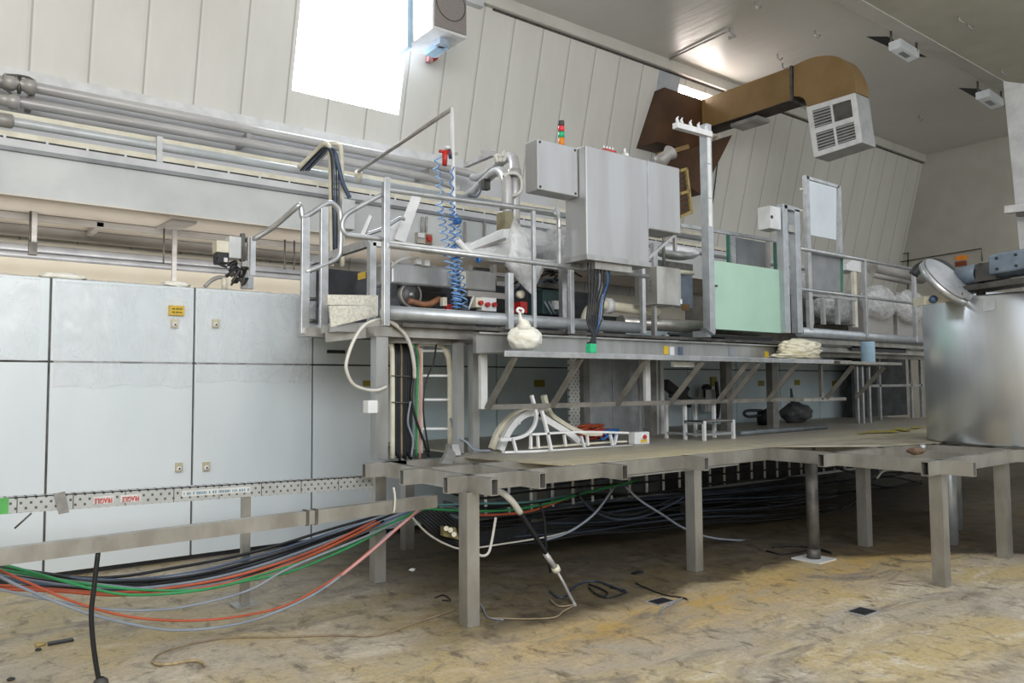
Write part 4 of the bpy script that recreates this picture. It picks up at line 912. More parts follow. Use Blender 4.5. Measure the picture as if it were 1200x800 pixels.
# ================================================================== CEILING FITTINGS
for i, (c4, lamp, lb) in enumerate(((((1015, 43), (1040, 43), (1086, 67), (1066, 66)), ((1041, 60), (1056, 54), (1078, 68), (1060, 76)), 'tilted white floodlight hanging from a dark ceiling slot, nearer one'),
                       (((1123, 103), (1147, 104), (1178, 124), (1160, 124)), ((1143, 117), (1160, 112), (1177, 124), (1160, 129)), 'tilted white floodlight hanging from a dark ceiling slot, farther one'))):
    pts = [AZ(px, py, CZ-.004) for px, py in c4]; c_ = sum(pts, V())/4
    t = thing('ceiling_floodlight', lb, 'ceiling light', (c_.x, c_.y, CZ-.5), 'ceiling floodlights')
    MB().prism(pts, (0, 0, .003)).build('slot', BLACK, t)
    q = [AZ(px, py, CZ-.42+.1*(k in (1, 2))) for k, (px, py) in enumerate(lamp)]
    q[3] = q[0]+(q[2]-q[1])
    MB().prism(q, (0, 0, .16)).build('housing', LIGHTFIT, t, bev=.02)
    cc = sum(q, V())/4; s4 = [cc+(p-cc)*.4-V((0, 0, .006)) for p in q]; MB().prism(s4, (0, 0, .006)).build('lens', GREYB, t)
    for s_ in (0, 2): MB().tube([q[s_]*.8+cc*.2+V((0, 0, .1)), V((q[s_].x*.8+cc.x*.2, q[s_].y*.8+cc.y*.2, CZ))], .02, 6).build('hanger', DARKST, t)
hooks = [((785, 69), (858, 33), 'thin rod with a small hook running along the ceiling'),]
p, q = AZ(785, 69, CZ-.03), AZ(856, 35, CZ-.03); t = thing('ceiling_rod', hooks[0][2], 'rod', (p+q)/2)
MB().cyl(p, q, .018, 6).build('rod', GREYP, t); MB().tube([q+V((0, 0, .03)), q, q+V((.05, -.05, -.12)), q+V((-.05, .0, -.16))], .03, 6).build('hook', GREYP, t)
for px, py, zc_, lb in ((885, 4, CZ-.03, 'small ceiling hook near the top edge right of the rod'), (955, 38, CZ-.03, 'small ceiling hook just above the duct elbow'), (911, 65, CZ-.03, 'small ceiling hook over the duct joint'), (917, 76, CZ-.03, 'small ceiling hook touching the duct joint'), (1124, 20, CZ-.13, 'bent pin in the lower ceiling, left of a pair'), (1135, 28, CZ-.13, 'bent pin in the lower ceiling, right of a pair'), (1174, 82, CZ-.13, 'ring bolt in the lower ceiling above the white leaning pillar'), (1077, 137, CZ-.03, 'small pale knob on the far ceiling right of the outlet')):
    p = AZ(px, py, zc_); tag(MB().tube([p+V((0, 0, .03)), p+V((0, 0, -.05)), p+V((.06, -.03, -.09)), p+V((.1, -.04, -.04))], .018, 6).build('ceiling_hook', GREYP), lb, 'hook')
# white hanging pillar at the right edge
t = thing('leaning_pillar', 'white leaning pillar at the right edge beyond the gear motor', 'pillar', AX(1190, 300, 14.5))
pl, pr_ = AX(1175.5, 95, 14.5), AX(1250, 104, 14.5); ql, qr = AX(1197, 312, 14.5), AX(1270, 312, 14.5)
dn = lambda a, b: a+(b-a)*((a.z)/(a.z-b.z))
MB().prism([pl, pr_, dn(pr_, qr), dn(pl, ql)], (.3, 0, 0)).build('panel', PALEP, t)
MB().beam(AX(1179, 246, 14.3), AX(1240, 240, 14.3), .15, .12).build('bracket', WHITE, t); MB().beam(AX(1192, 251, 14.3), AX(1225, 250, 14.3), .1, .07).build('bracket_foot', DARKST, t)
# end wall bits
t = thing('wall_conduit', 'thin dark conduit bent along the end wall above the tank', 'conduit', AX(1100, 303, 21.9))
MB().tube([AX(1016, 303, 21.9), AX(1016, 271, 21.9), AX(1013, 270, 21.9)], .016, 6).build('riser', DARKST, t)
MB().tube([AX(1024, 304, 21.95), AX(1065, 296, 21.95)], .014, 6).build('run', DARKST, t); MB().tube([AX(1030, 311, 21.93), AX(1150, 291, 21.93), AX(1151, 306, 21.93)], .016, 6).build('run', DARKST, t)
MB().tube([AX(1064, 296, 21.95), AX(1064, 345, 21.95)], .016, 6).build('riser', DARKST, t)
for y, m, lb in ((302, ORANGE, 'small orange sign on the end wall above the motor'), (309, mat('rust_sign', '9c4a30', '8a3f28', .5), 'small rust red sign on the end wall below the orange one')):
    p = AX(1127 if y == 302 else 1126, y, 21.98); tag(MB().box(21.96, 21.99, p.y-.14, p.y+.14, p.z-.06, p.z+.06).build('wall_sign', m), lb, 'sign')
# ================================================================== TANK
TC = V((8.94, 2.99, 0)); TR = 1.0; TZ = 2.425
t = thing('mixing_tank', 'big round stainless tank with open lid and gear motor on top', 'tank', (TC.x, TC.y, 0))
MB().lathe(TC, [(0, 1.01), (TR-.02, 1.01), (TR, 1.03), (TR, TZ-.015), (TR-.012, TZ), (TR-.05, TZ+.01), (0, TZ+.10)], 96).build('vessel', TANKM, t)
for k in range(6):
    a = k*math.pi/3+.35
    MB().cyl((TC.x+.9*math.cos(a), TC.y+.9*math.sin(a), 0), (TC.x+.9*math.cos(a), TC.y+.9*math.sin(a), 1.03), .06, 16).build('leg', GALV, t)
def tankray(px, py, dist): d = ray(px, py); d = d/math.hypot(d.x, d.y); return CAM+d*dist
# sticker on the wall of the tank
st = MB(); da = math.atan2(-TC.y, -TC.x)
def tp(px, py, o=.004):   # pixel on the tank wall
    d = ray(px, py); a = d.x*d.x+d.y*d.y; b = -2*(d.x*TC.x+d.y*TC.y); c = TC.x**2+TC.y**2-(TR+o)**2
    s = (-b-math.sqrt(max(b*b-4*a*c, 0)))/(2*a); return CAM+d*s
st.grid(lambda u, v: tp(1152+14*u, 351+14*v-2*u), 4, 2); st.build('sticker', mat('clear_label', 'c3c9ce', 'b7bdc3', .3, .3, 9), t)
# lid
lc = tankray(1113, 326, 8.65); n_ = (.5*rt+.75*up-.72*fwd).normalized()
ld = MB(); ld.lathe(lc, [(0, .02), (.2, .016), (.27, .0), (.285, -.01), (.27, -.02), (0, -.015)], 40, n_)
ld.build('lid', mat('lid_grey', 'a5a7aa', '94969a', .5, .3, 5), t)
MB().lathe(lc-n_*.05, [(.275, .03), (.29, .03), (.29, -.03), (.275, -.03), (.275, .03)], 40, n_).build('lid_ring', RAIL, t)
MB().beam(lc-n_*.04, tankray(1137, 348, 8.5), .05, .05).build('lid_hinge', RAIL, t)
hc = V((TC.x-.2, TC.y+.45, TZ+.05)); MB().lathe(hc, [(.3, -.05), (.3, .03), (.27, .03), (.27, -.05)], 40).build('manhole', TANKM, t)
# cream panel with blue knob on the rim
a, b = tankray(1083, 352, 8.6), tankray(1136, 345, 8.6); c4 = [tankray(1083, 357, 8.6), tankray(1134, 350, 8.6), tankray(1134, 342, 8.6), tankray(1083, 347, 8.6)]
pn = MB().prism(c4, (.12, .16, 0)).build('control_panel', mat('cream_panel', 'd9d3c0', 'cbc5b2', .45), t)
k = tankray(1093, 351, 8.55); MB().lathe(k, [(.036, 0), (.04, -.03), (.03, -.04), (0, -.04)], 16, (.8, .6, 0)).build('knob', mat('navy_knob', '2e4668', '263b5a', .4), pn)
k = tankray(1130, 346, 8.55); MB().lathe(k, [(.035, 0), (.035, -.03), (0, -.03)], 12, (.8, .6, 0)).build('knob', mat('brown_knob', '6e5446', '5f473a', .5), pn)
for px in (1105, 1112): q = tankray(px, 342, 8.6); MB().cyl(q, q+V((0, 0, .08)), .03, 10).build('nozzle', WHITE, t)
# gear motor
m0, m1 = tankray(1124, 325, 8.9), tankray(1240, 318, 8.2); ax = (m1-m0); ax.z = 0; L = ax.length; ax.normalize()
m0.z = m0.z; g = thing('gear_motor', 'blue-grey gear motor lying on a dark frame on top of the tank', 'motor', m0-V((0, 0, .1)))
mtr = MB(); mtr.lathe(m0, [(0, 0), (.07, .0), (.1, .03), (.105, .2), (.105, .27)], 20, ax)
mtr.build('end_cap', MOTOR, g); MB().beam(m0+ax*.27, m0+ax*.5, .17, .17).build('terminal_gap', DARKST, g)
MB().lathe(m0+V((0, 0, .03)), [(0, .48), (.1, .48), (.115, .5), (.115, .7), (.12, .72), (.12, .95), (.1, 1.0), (.1, L), (0, L)], 20, ax).build('gear_body', MOTOR, g)
MB().beam(m0+ax*.45+V((0, 0, .05)), m0+ax*1.0+V((0, 0, .05)), .24, .19).build('gear_case', MOTOR, g, bev=.02)
for s_ in (.55, .75, .95):
    for dz in (0, .1): q = m0+ax*s_+V((0, 0, dz)); sd = ax.cross(V((0, 0, 1))); sd = sd if sd.dot(fwd) < 0 else -sd; MB().cyl(q+sd*.118, q+sd*.132, .013, 8).build('bolt', BLACK, g)
MB().beam(m0+ax*.05-V((0, 0, .14)), m0+ax*L-V((0, 0, .14)), .3, .05).build('base_frame', DARKST, g)
for s_ in (.25, 1.0): q = m0+ax*s_; MB().cyl((q.x, q.y, TZ+.02), (q.x, q.y, q.z-.12), .04, 10).build('foot', DARKST, g)
q = m0+ax*.85+V((0, 0, .18)); MB().tube(spline([q, q+V((0, 0, .05)), q+ax*.05+V((0, 0, .08)), q+ax*.12+V((0, 0, .07))], 4), .012, 6).build('lifting_eye', WHITE, g)
tag(MB().tube(spline([tankray(1070, 322, 9.4), tankray(1078, 313, 9.4), tankray(1092, 308, 9.4), tankray(1106, 311, 9.4), tankray(1116, 320, 9.4), tankray(1118, 330, 9.4)], 5), .05, 8).build('rubber_hose', BLACK), 'thick black hose arching behind the open tank lid', 'hose')

# ================================================================== MACHINE BEHIND THE GUARD RAIL
t = thing('packing_machine', 'long packing machine with clear side guards and dark works inside on the walkway', 'machine', (5.2, 6.6, 2.13))
B = lambda px0, py0, px1, py1, Y0, Y1, nm, m, bev=0: MB().box(min(A(px0, py0, Y0).x, A(px1, py1, Y0).x), max(A(px0, py0, Y0).x, A(px1, py1, Y0).x), Y0, Y1, A(px0, py1, Y0).z, A(px0, py0, Y0).z).build(nm, m, t, bev=bev)
gx = A(436, 300, 6.0).x; gz0, gz1 = 2.16, A(436, 284, 6.0).z
xr = 9.2
MB().box(gx, 6.9, 7.3, 7.34, 2.13, gz1-.05).build('back_panel', DARKIN, t)
MB().box(gx+.05, 6.8, 6.6, 7.3, 2.13, 2.42).build('bed', DARKIN, t)
for px in (436, 660, 702): x = A(px, 320, 6.0).x; MB().box(x-.03, x+.03, 5.98, 6.04, 2.13, gz1).build('guard_post', RAIL, t)
MB().box(gx, 6.6, 5.98, 6.03, gz1-.03, gz1+.03).build('guard_rail', PALEP, t)
MB().box(gx-.02, gx+.03, 6.03, 7.3, gz1-.03, gz1+.04).build('guard_rail', RAIL, t)
MB().box(gx+.03, A(548, 320, 6.0).x, 6.0, 6.008, gz0, gz1-.03).build('clear_guard', PERSPEX, t)
MB().box(gx, gx+.008, 6.04, 7.28, gz0, gz1-.03).build('clear_guard', PERSPEX, t)
MB().box(gx-.05, gx+.03, 7.25, 7.3, 2.1, gz1).build('guard_post', RAIL, t)
p = AX(424, 323, gx-.002); MB().box(gx-.006, gx, p.y-.07, p.y+.07, p.z-.03, p.z+.03).build('caution_label', YELLOW, t)
B(459, 306, 582, 332, 6.25, 6.6, 'roll_cover', STEEL, .02)
p = A(482, 345, 6.3); MB().lathe(p, [(.1, 0), (.115, 0), (.115, .06), (.1, .06), (.1, 0)], 32, (0, 1, 0)).build('pulley', GREYP, t); MB().lathe(p, [(0, .01), (.1, .01), (.1, .05), (0, .05)], 28, (0, 1, 0)).build('pulley_web', DARKST, t); MB().lathe(p, [(0, -.01), (.02, -.01), (.02, .04)], 12, (0, 1, 0)).build('hub', GALV, t)
MB().tube(spline([A(478, 352, 6.28), A(500, 357, 6.25), A(515, 350, 6.3)], 5), .03, 8).build('copper_pipe', mat('rusty_pipe', '9b6c4e', '7f563c', .5), t)
MB().tube(spline([A(458, 313, 6.22), A(468, 305, 6.22), A(480, 302, 6.22), A(490, 303, 6.22)], 5), .014, 6).build('white_tube', C_WHITE, t)
for q in ((488, 303, 494, 309), (498, 303, 504, 311)): B(q[0], q[1], q[2], q[3], 6.2, 6.25, 'sensor', PALEP)
B(519, 348, 524, 358, 6.2, 6.25, 'tag_plate', CREAM); B(524, 356, 530, 362, 6.2, 6.25, 'red_block', RED)
B(540, 318, 546, 337, 6.15, 6.17, 'notice', mat('notice_paper', 'd8d4c6', 'bdb8a8', .6, 0, 60)); 
B(549, 310, 554, 340, 6.3, 6.36, 'inner_post', GREYP); B(578, 310, 582, 334, 6.3, 6.36, 'inner_post', GREYP); B(548, 340, 596, 347, 6.25, 6.4, 'cross_beam', GREYP)
B(582, 319, 596, 323, 6.3, 6.35, 'bracket', GREYP); B(578, 329, 598, 334, 6.3, 6.35, 'bracket', GREYP)
B(556, 312, 577, 339, 6.5, 6.9, 'motor_cover', DARKST, .02); B(455, 335, 530, 362, 6.7, 7.2, 'gearbox', DARKST, .03)
def swbox(px0, py0, px1, py1, m, knobs):
    o = B(px0, py0, px1, py1, 6.1, 6.2, 'switch_box', m, .006)
    for k in knobs: q = A(k, (py0+py1)/2+1, 6.1); MB().cyl((q.x, 6.06, q.z), (q.x, 6.1, q.z), .022, 14).build('red_knob', RED, o)
swbox(558, 348, 565, 360, CREAM, (562,)); swbox(565, 348, 582, 364, WHITE, (570, 578))
MB().cyl(A(555, 347, 6.15), A(549, 363, 6.15), .01, 6).build('thin_stay', WHITE, t)
for q in ((630, 330, 662, 336), ): B(q[0], q[1], q[2], q[3], 6.2, 6.3, 'inner_frame', DARKST)
B(636, 338, 662, 368, 6.25, 6.5, 'green_cabinet', mat('dark_green', '2c4a48', '243d3b', .5), .01); B(650, 352, 657, 362, 6.2, 6.25, 'label', PALEP)
MB().cyl(A(638, 353, 6.22), A(646, 368, 6.22), .012, 6).build('thin_stay', C_GREY, t); MB().cyl(A(643, 353, 6.22), A(650, 368, 6.22), .012, 6).build('thin_stay', C_GREY, t)
p = A(610, 345, 6.1); MB().lathe(p, [(0, -.02), (.04, -.02), (.04, .03), (0, .04)], 14, (0, 1, 0)).build('knob', CREAM, t); B(610, 353, 618, 366, 6.15, 6.3, 'red_block', RED)
random.seed(8)
for i in range(26):
    q = A(random.uniform(600, 665), random.uniform(312, 338), 6.4); r_ = V((random.uniform(-.2, .2), random.uniform(-.1, .2), random.uniform(-.08, .08)))
    MB().tube(spline([q-r_, q+V((0, -.05, .05)), q+r_], 4), .012, 5).build('loose_wire', random.choice((C_BLACK, C_BLUE, C_TAN, C_BLACK)), t)
# leaning white covers on top of the machine
MB().prism([A(484, 226, 6.5), A(495, 227, 6.5), A(475, 284, 6.4), A(462, 280, 6.4)], (.03, .06, 0)).build('lifted_cover', WHITE, t)
MB().prism([A(463, 258, 6.6), A(472, 255, 6.6), A(466, 283, 6.5), A(446, 280, 6.5)], (.03, .06, 0)).build('lifted_cover', WHITE, t)
MB().prism([A(433, 251, 6.7), A(436, 254, 6.7), A(427, 276, 6.6), A(422, 275, 6.6)], (.03, .05, 0)).build('lifted_cover', WHITE, t)
MB().tube(spline([A(429, 275, 6.3), A(450, 267, 6.3), A(468, 256, 6.3), A(474, 257, 6.3)], 5), .018, 8).build('grab_bar', RAIL, t)
MB().prism([A(546, 289, 6.5), A(590, 268, 6.5), A(590, 280, 6.5), A(556, 293, 6.5)], (0, .1, 0)).build('arm_cover', WHITE, t); MB().beam(A(556, 293, 6.48), A(592, 280, 6.48), .03, .03).build('arm_edge', GREYP, t)
MB().grid(lambda u, v: A(536+70*u, 300-14*v-8*u*v+5*noise.noise(V((u*5, v*4, 2))), 6.35+.25*v+.08*noise.noise(V((u*4, v*3, 0)))), 20, 8).build('film_cover', MATS['white_film'] if 'white_film' in MATS else WHITE, t)
MB().beam(A(543, 298, 6.3), A(660, 314, 6.3), .1, .07).build('white_rail', WHITE, t)
# cream pipe with elbow
MB().tube(spline([A(686, 379, 6.05), A(687, 370, 6.05), A(692, 362, 6.05), A(701, 358, 6.05), A(712, 358, 6.05), A(765, 366, 6.05), A(770, 367, 6.05)], 6), .055, 14).build('cream_pipe', CREAM, t)
p = A(711, 358, 6.05); MB().lathe(p, [(.055, -.03), (.085, -.03), (.085, .05), (.055, .05)], 18, (1, 0, 0)).build('pipe_flange', WHITE, t)
# works between cabinet and mint board
B(766, 284, 771, 312, 6.4, 6.46, 'inner_post', RAIL); B(770, 304, 812, 314, 6.5, 6.8, 'steel_deck', DARKST); MB().cyl(A(765, 316, 6.35), A(812, 320, 6.35), .03, 10).build('tube_bar', CREAM, t)
B(793, 315, 812, 360, 6.7, 6.75, 'clear_door', mat('dull_glass', '7c8694', '6c7684', .2), 0); B(802, 356, 808, 363, 6.3, 6.35, 'orange_tag', mat('tan_tag', '9b7a4c', '8a6b40', .5))
for q in ((853, 275, 856, 310, 'green_edge', MATS['green_edge']), (857, 272, 863, 312, 'inner_post', RAIL), (863, 278, 898, 316, 'grey_panel', GREYB), (899, 281, 903, 318, 'inner_post', GREYP), (908, 284, 911, 318, 'green_edge', MATS['green_edge'])): B(q[0], q[1], q[2], q[3], 6.3, 6.33, q[4], q[5])
MB().beam(A(797, 264, 6.3), A(940, 287, 6.3), .03, .04).build('upper_tube', RAIL, t)
B(930, 340, 1000, 376, 6.7, 6.9, 'bed_side', DARKST)
MB().box(9.3, 13.4, 6.9, 7.4, 2.13, 2.25).build('bed', STEELD, t)
MB().box(8.9, 14, 7.4, 7.44, 2.1, 2.9).build('back_panel', mat('brown_back', '6f6a62', '5e5952', .6), t)
for px in (952, 966, 983, 1000): q0, q1 = A(px, 350, 6.2), A(px, 380, 6.2); MB().box(q0.x-.03, q0.x+.03, 6.2, 6.25, q1.z, q0.z).build('short_post', RAIL, t)
MB().beam(A(946, 345, 6.2), A(1003, 351, 6.2), .04, .04).build('low_rail', RAIL, t); MB().box(A(1001, 330, 6.2).x, A(1004, 330, 6.2).x, 6.2, 6.25, A(1000, 383, 6.2).z, A(1000, 318, 6.2).z).build('short_post', CREAM, t)
MB().cyl(A(1022, 314, 7.6), A(1080, 326, 7.6), .12, 14).build('grey_drum_pipe', GREYP, t); MB().cyl(A(1022, 322, 7.4), A(1065, 331, 7.4), .05, 10).build('grey_drum_pipe', GREYP, t)
a, b = A(992, 304, 6.4), A(1009, 318, 6.4); MB().prism([A(992, 309, 6.4), A(1000, 303, 6.4), A(1009, 305, 6.4), A(1009, 319, 6.4), A(992, 316, 6.4)], (0, .25, 0)).build('white_drive', WHITE, t)

# wrapped goods
def wrapped(px0, py0, px1, py1, Y, label, seed, solid=None, inner=None):
    c = (A(px0, py0, Y)+A(px1, py1, Y))/2; w_ = abs(A(px1, py1, Y).x-A(px0, py0, Y).x)/2; h_ = abs(A(px0, py0, Y).z-A(px0, py1, Y).z)/2
    o = MB().blob(c, (w_*.97, .2, h_*.95), seed, .09, 3.0, 4).build('wrapped_goods', solid or WRAP); tag(o, label, 'wrapped goods')
    return o
wrapped(575, 266, 662, 305, 6.75, 'white plastic wrapped roll on the machine behind the walkway rail', 3, mat('white_film', 'f8f9fa', 'e9edf2', .25, 0, 7, bmp=.5))
t2 = thing('hanging_plastic_bag', 'clear plastic bag gathered at the top and hanging behind the walkway rail', 'plastic bag', A(608, 310, 5.95))
def bagf(u, v):
    p = A(603+16*v, 254+90*v, 5.95); wv = [.006, .055, .11, .125, .15, .24, .16, .1, .015]; i = v*8; k = min(int(i), 7); r_ = wv[k]+(wv[k+1]-wv[k])*(i-k)
    a = u*2*math.pi; cx = p.x+.1*max(0, v-.55); return (cx+math.cos(a)*r_*(1+.2*noise.noise(V((a*2, v*5, 0)))), 5.95+math.sin(a)*r_*.5, p.z)
MB().grid(bagf, 24, 20).build('bag_film', WRAP, t2)
p = A(603, 254, 5.95); MB().cyl(p, p+V((0, 0, .08)), .012, 6).build('bag_neck', WHITE, t2)
for i, (q, lb) in enumerate((((640, 262, 665, 320), 'clear film heap behind the rail post left of the control cabinet'), ((1010, 332, 1048, 376), 'clear film wrapped crate behind the right guard rail, left one'), ((1048, 338, 1082, 380), 'clear film wrapped crate behind the right guard rail, right one'), ((930, 318, 948, 350), 'silvery film bundle behind the twin posts'), ((952, 344, 1002, 378), 'clear film wrapped stack behind the sign frame'))):
    wrapped(*q, 6.55, lb, 11+i)
for i, (x0, x1, y0, y1, lb) in enumerate(((1012, 1046, 338, 378, 'grey crate under the left film wrapping behind the right guard rail'), (1050, 1080, 342, 382, 'grey crate under the right film wrapping behind the right guard rail'))):
    a, b = A(x0, y0, 6.6), A(x1, y1, 6.6); tag(MB().box(a.x, b.x, 6.58, 6.9, 2.26, a.z).build('grey_crate', GREYP, bev=.02), lb, 'crate')
wrapped(770, 288, 815, 304, 6.6, 'white film roll lying on the machine left of the mint board', 21, MATS['white_film'])
p = A(483, 290, 6.2); 
t3 = thing('crumpled_paper', 'crumpled pale yellow sheet on the guard rail by the blue hoses', 'paper', A(503, 296, 6.1)); MB().blob(A(503, 294, 6.1), (.11, .06, .025), 9, .3, 3, 3).build('sheet', mat('pale_yellow', 'e3e0b8', 'd5d1a2', .5), t3)
MB().tube([A(541, 285, 6.0), A(556, 299, 6.0)], [.05, .03], 8).build('strap', WHITE, t3) if False else None

# ------------------------------------------------------------------ boom with coiled air hoses
Yp = 6.1
t = thing('air_boom', 'thin white pole with a slanting grey boom carrying the blue air hoses', 'pole', A(533, 300, Yp))
MB().cyl(A(530, 126, Yp), A(534, 362, Yp), .018, 10).build('pole', WHITE, t); MB().cyl(A(530, 127, Yp), A(420, 201, 9.4), .022, 10).build('boom', GREYP, t)
MB().cyl(A(420, 201, 9.4), A(420, 212, 9.5), .05, 10).build('swivel', CREAM, t); MB().beam(A(522, 179, Yp), A(536, 180, Yp), .02, .02).build('cross_pin', GREYP, t)
def coil(stations, rad, turns, m, label, thick=.0075):
    path = spline([A(px, py, Yp-.04) for px, py in stations], 12); pts = []
    n = len(path)-1; tot = 0
    for i in range(n*10+1):
        u = i/(n*10); k = min(int(u*n), n-1); f = u*n-k; c = path[k]*(1-f)+path[k+1]*f
        tt = turns(u); r_ = rad(u); pts.append(c+V((math.cos(tt)*r_, math.sin(tt)*r_, 0)))
    tag(MB().tube(pts, thick, 5).build('coiled_air_hose', m), label, 'air hose', 'coiled blue air hoses')
coil([(515, 182), (511, 195), (515, 212), (515, 240), (519, 265), (524, 300), (531, 330), (538, 361)], lambda u: .026+.014*u, lambda u: 2*math.pi*(5*u+11*u*u*1.6), HOSE, 'stretched pale blue coiled hose hanging left of the white pole')
coil([(531, 195), (529, 212), (530, 240), (529, 262), (532, 300), (534, 330), (535, 361)], lambda u: .012+.032*u, lambda u: 2*math.pi*(4*u+13*u*u*1.6), mat('blue_hose_dark', '3f78bd', '6d9fd6', .3, 0, 30), 'darker blue coiled hose winding down the white pole')
coil([(533, 250), (537, 275), (537, 300), (541, 330), (545, 362)], lambda u: .03, lambda u: 2*math.pi*14*u, HOSE, 'pale blue coiled hose hanging right of the white pole')
p = A(536, 259, Yp-.06); t = thing('blue_hose_fitting', 'blue hose coupling on the white pole above the dense coils', 'coupling', p); MB().lathe(p, [(0, -.025), (.032, -.025), (.035, .02), (.015, .04), (0, .04)], 14, (1, -.3, .2)).build('body', BLUE, t)
p = A(521, 184, Yp-.05); t = thing('red_air_gun', 'red air valve hanging by the white pole above the coiled hoses', 'valve', A(521, 194, Yp-.05))
MB().tube([A(521.5, 177, Yp-.05), A(521, 194, Yp-.05)], [.028, .022], 10).build('body', RED, t); MB().tube([A(515, 177, Yp-.05), A(526, 178, Yp-.05)], .016, 8).build('handle', RED, t)
MB().tube([A(526, 173, Yp), A(528, 186, Yp)], .016, 8).build('dark_lever', mat('navy', '3b3f5c', '32364f', .4), t); MB().blob(A(524.5, 173, Yp), (.03, .03, .02), 3, .3, 2, 2).build('cap', WHITE, t)
q = A(547, 292, 6.0); tag(MB().tube(spline([A(536, 281, 6.0), A(545, 291, 6.0), A(556, 299, 6.0)], 4), [.03]*9, 8).build('white_strap', WHITE), 'white webbing strap slung over the machine rail right of the blue hoses', 'strap')
p = A(563, 304, YW-.06); tag(MB().lathe((p.x, YW-.03, p.z), [(.02, -.012), (.027, -.012), (.027, .012), (.02, .012), (.02, -.012)], 14, (1, 0, .08)).build('blue_clip', BLUE), 'little blue clip around the middle guard rail', 'clip')

# ------------------------------------------------------------------ filter regulator on the cabinet top
Yf = 7.95
t = thing('filter_assembly', 'air filter and valve assembly with black bowl standing on the cabinet top', 'filter unit', A(275, 338, Yf))
f = lambda px0, py0, px1, py1, nm, m, d=.15, bev=.01: MB().box(A(px0, py0, Yf).x, A(px1, py1, Yf).x, Yf, Yf+d, A(px0, py1, Yf).z, A(px0, py0, Yf).z).build(nm, m, t, bev=bev)
f(254, 281, 269, 295, 'cream_head', CREAM); f(255, 295, 268, 308, 'black_bowl', BLACK); f(262, 302, 266, 307, 'dial', WHITE, -.02, 0); f(269, 276, 283, 302, 'grey_case', PALEP); f(283, 273, 287, 306, 'back_plate', DARKST, .05, 0)
f(291, 277, 297, 338, 'upright', RAIL, .05, 0); f(284, 305, 290, 338, 'upright', GREYP, .05, 0); f(284, 312, 292, 316, 'yellow_tie', YELLOW, .04, 0)
random.seed(4)
for i in range(14):
    a = A(random.uniform(264, 285), random.uniform(306, 334), Yf+.05); b = A(random.uniform(264, 287), random.uniform(308, 338), Yf-.02); MB().tube(spline([a, (a+b)/2+V((.03, -.05, .04)), b], 4), random.choice((.012, .018, .03)), 6).build('black_fitting', random.choice((BLACK, BLACK, DARKST)), t)
MB().tube(spline([A(240, 336, Yf), A(247, 329, Yf), A(256, 325, Yf), A(264, 325, Yf)], 5), .02, 8).build('steel_bend', GREYP, t); MB().tube(spline([A(255, 301, Yf), A(251, 304, Yf), A(258, 310, Yf), A(266, 313, Yf)], 5), .012, 6).build('black_hose', BLACK, t)
MB().cyl(A(263, 326, Yf), A(263, 340, Yf), .03, 8).build('stub_pipe', CREAM, t)

# ================================================================== COLUMN CABLES AND LADDERS AT THE PLATFORM'S LEFT END
Yl = 6.0
t = thing('cable_riser', 'upright cable riser packed with flat black cables beside the column', 'cable riser', A(470, 538, Yl))
MB().tube(spline([A(456, 392, Yl+.5), A(455, 398, Yl+.1), A(459, 408, Yl), A(460, 430, Yl), A(460, 537, Yl)], 5), .022, 8).build('side_rail', CREAM, t)
for y in (440, 471): MB().beam(A(459, y, Yl-.03), A(482, y+1, Yl-.03), .012, .008).build('tie', DARKST, t)
for i in range(9):
    o = i*2.1
    cable([A(458+o, 394, Yl+.5), A(461+o*1.0, 397, Yl+.15), A(464+o, 410, Yl+.02), A(464+o*1.0, 440, Yl), A(464+o, 500, Yl), A(464+o*1.05, 534+(i % 3)*3, Yl)], .011, C_BLACK if i != 3 else C_TAN, 'flat black cable of the bank in the upright riser' if i != 3 else 'dusty tan cable of the bank in the upright riser', group='riser black cables' if i != 3 else None)
cable([A(476, 394, Yl+.3), A(486, 403, Yl), A(490, 425, Yl-.02), A(488, 470, Yl-.02), A(488, 535, Yl)], .012, C_GREEN, 'green cable running down the right side of the upright riser')
cable([A(480, 394, Yl+.3), A(489, 404, Yl), A(493, 425, Yl-.02), A(493, 470, Yl-.02), A(492, 537, Yl)], .012, C_PINK, 'pink cable beside the green one at the upright riser')
cable([A(476, 397, Yl+.2), A(482, 410, Yl-.04), A(484, 440, Yl-.05), A(482, 465, Yl-.06), A(487, 490, Yl-.06), A(497, 518, Yl-.06), A(502, 535, Yl-.05)], .012, C_BLACK, 'black cable crossing from the riser down to the right')
cable([A(512, 396, Yl), A(508, 425, Yl-.05), A(499, 447, Yl-.05), A(496, 475, Yl-.05), A(498, 500, Yl-.05), A(503, 530, Yl-.05)], .009, C_BLACK, 'dark cable dangling loosely in front of the white ladder')
cable([A(481, 470, Yl-.08), A(478, 495, Yl-.07), A(484, 515, Yl-.07), A(482, 535, Yl-.06)], .01, C_GREY, 'grey cable curling at the foot of the riser')
cable([A(472, 395, Yl-.05), A(483, 398, Yl-.05)], .02, C_GREY, 'short grey conduit at the head of the riser', 'conduit', cat='conduit')
cable([A(450, 374, 5.7), A(440, 375, 5.68), A(426, 382, 5.66), A(414, 400, 5.65), A(406, 424, 5.65), A(407, 437, 5.66), A(414, 450, 5.68), A(428, 456, 5.7), A(442, 457, 5.72), A(453, 453, 5.75)], .014, C_WHITE, 'white cable loop hanging left of the column head')
cable([A(455, 375, 5.7), A(470, 386, 5.75), A(480, 402, 5.8), A(485, 425, 5.85), A(486, 443, 5.9)], .018, C_WHITE, 'white cable curving right from the column head over the riser')
t = thing('white_cable_ladder', 'white ladder tray bending over at the top to the right of the riser', 'cable ladder', A(515, 530, 6.1))
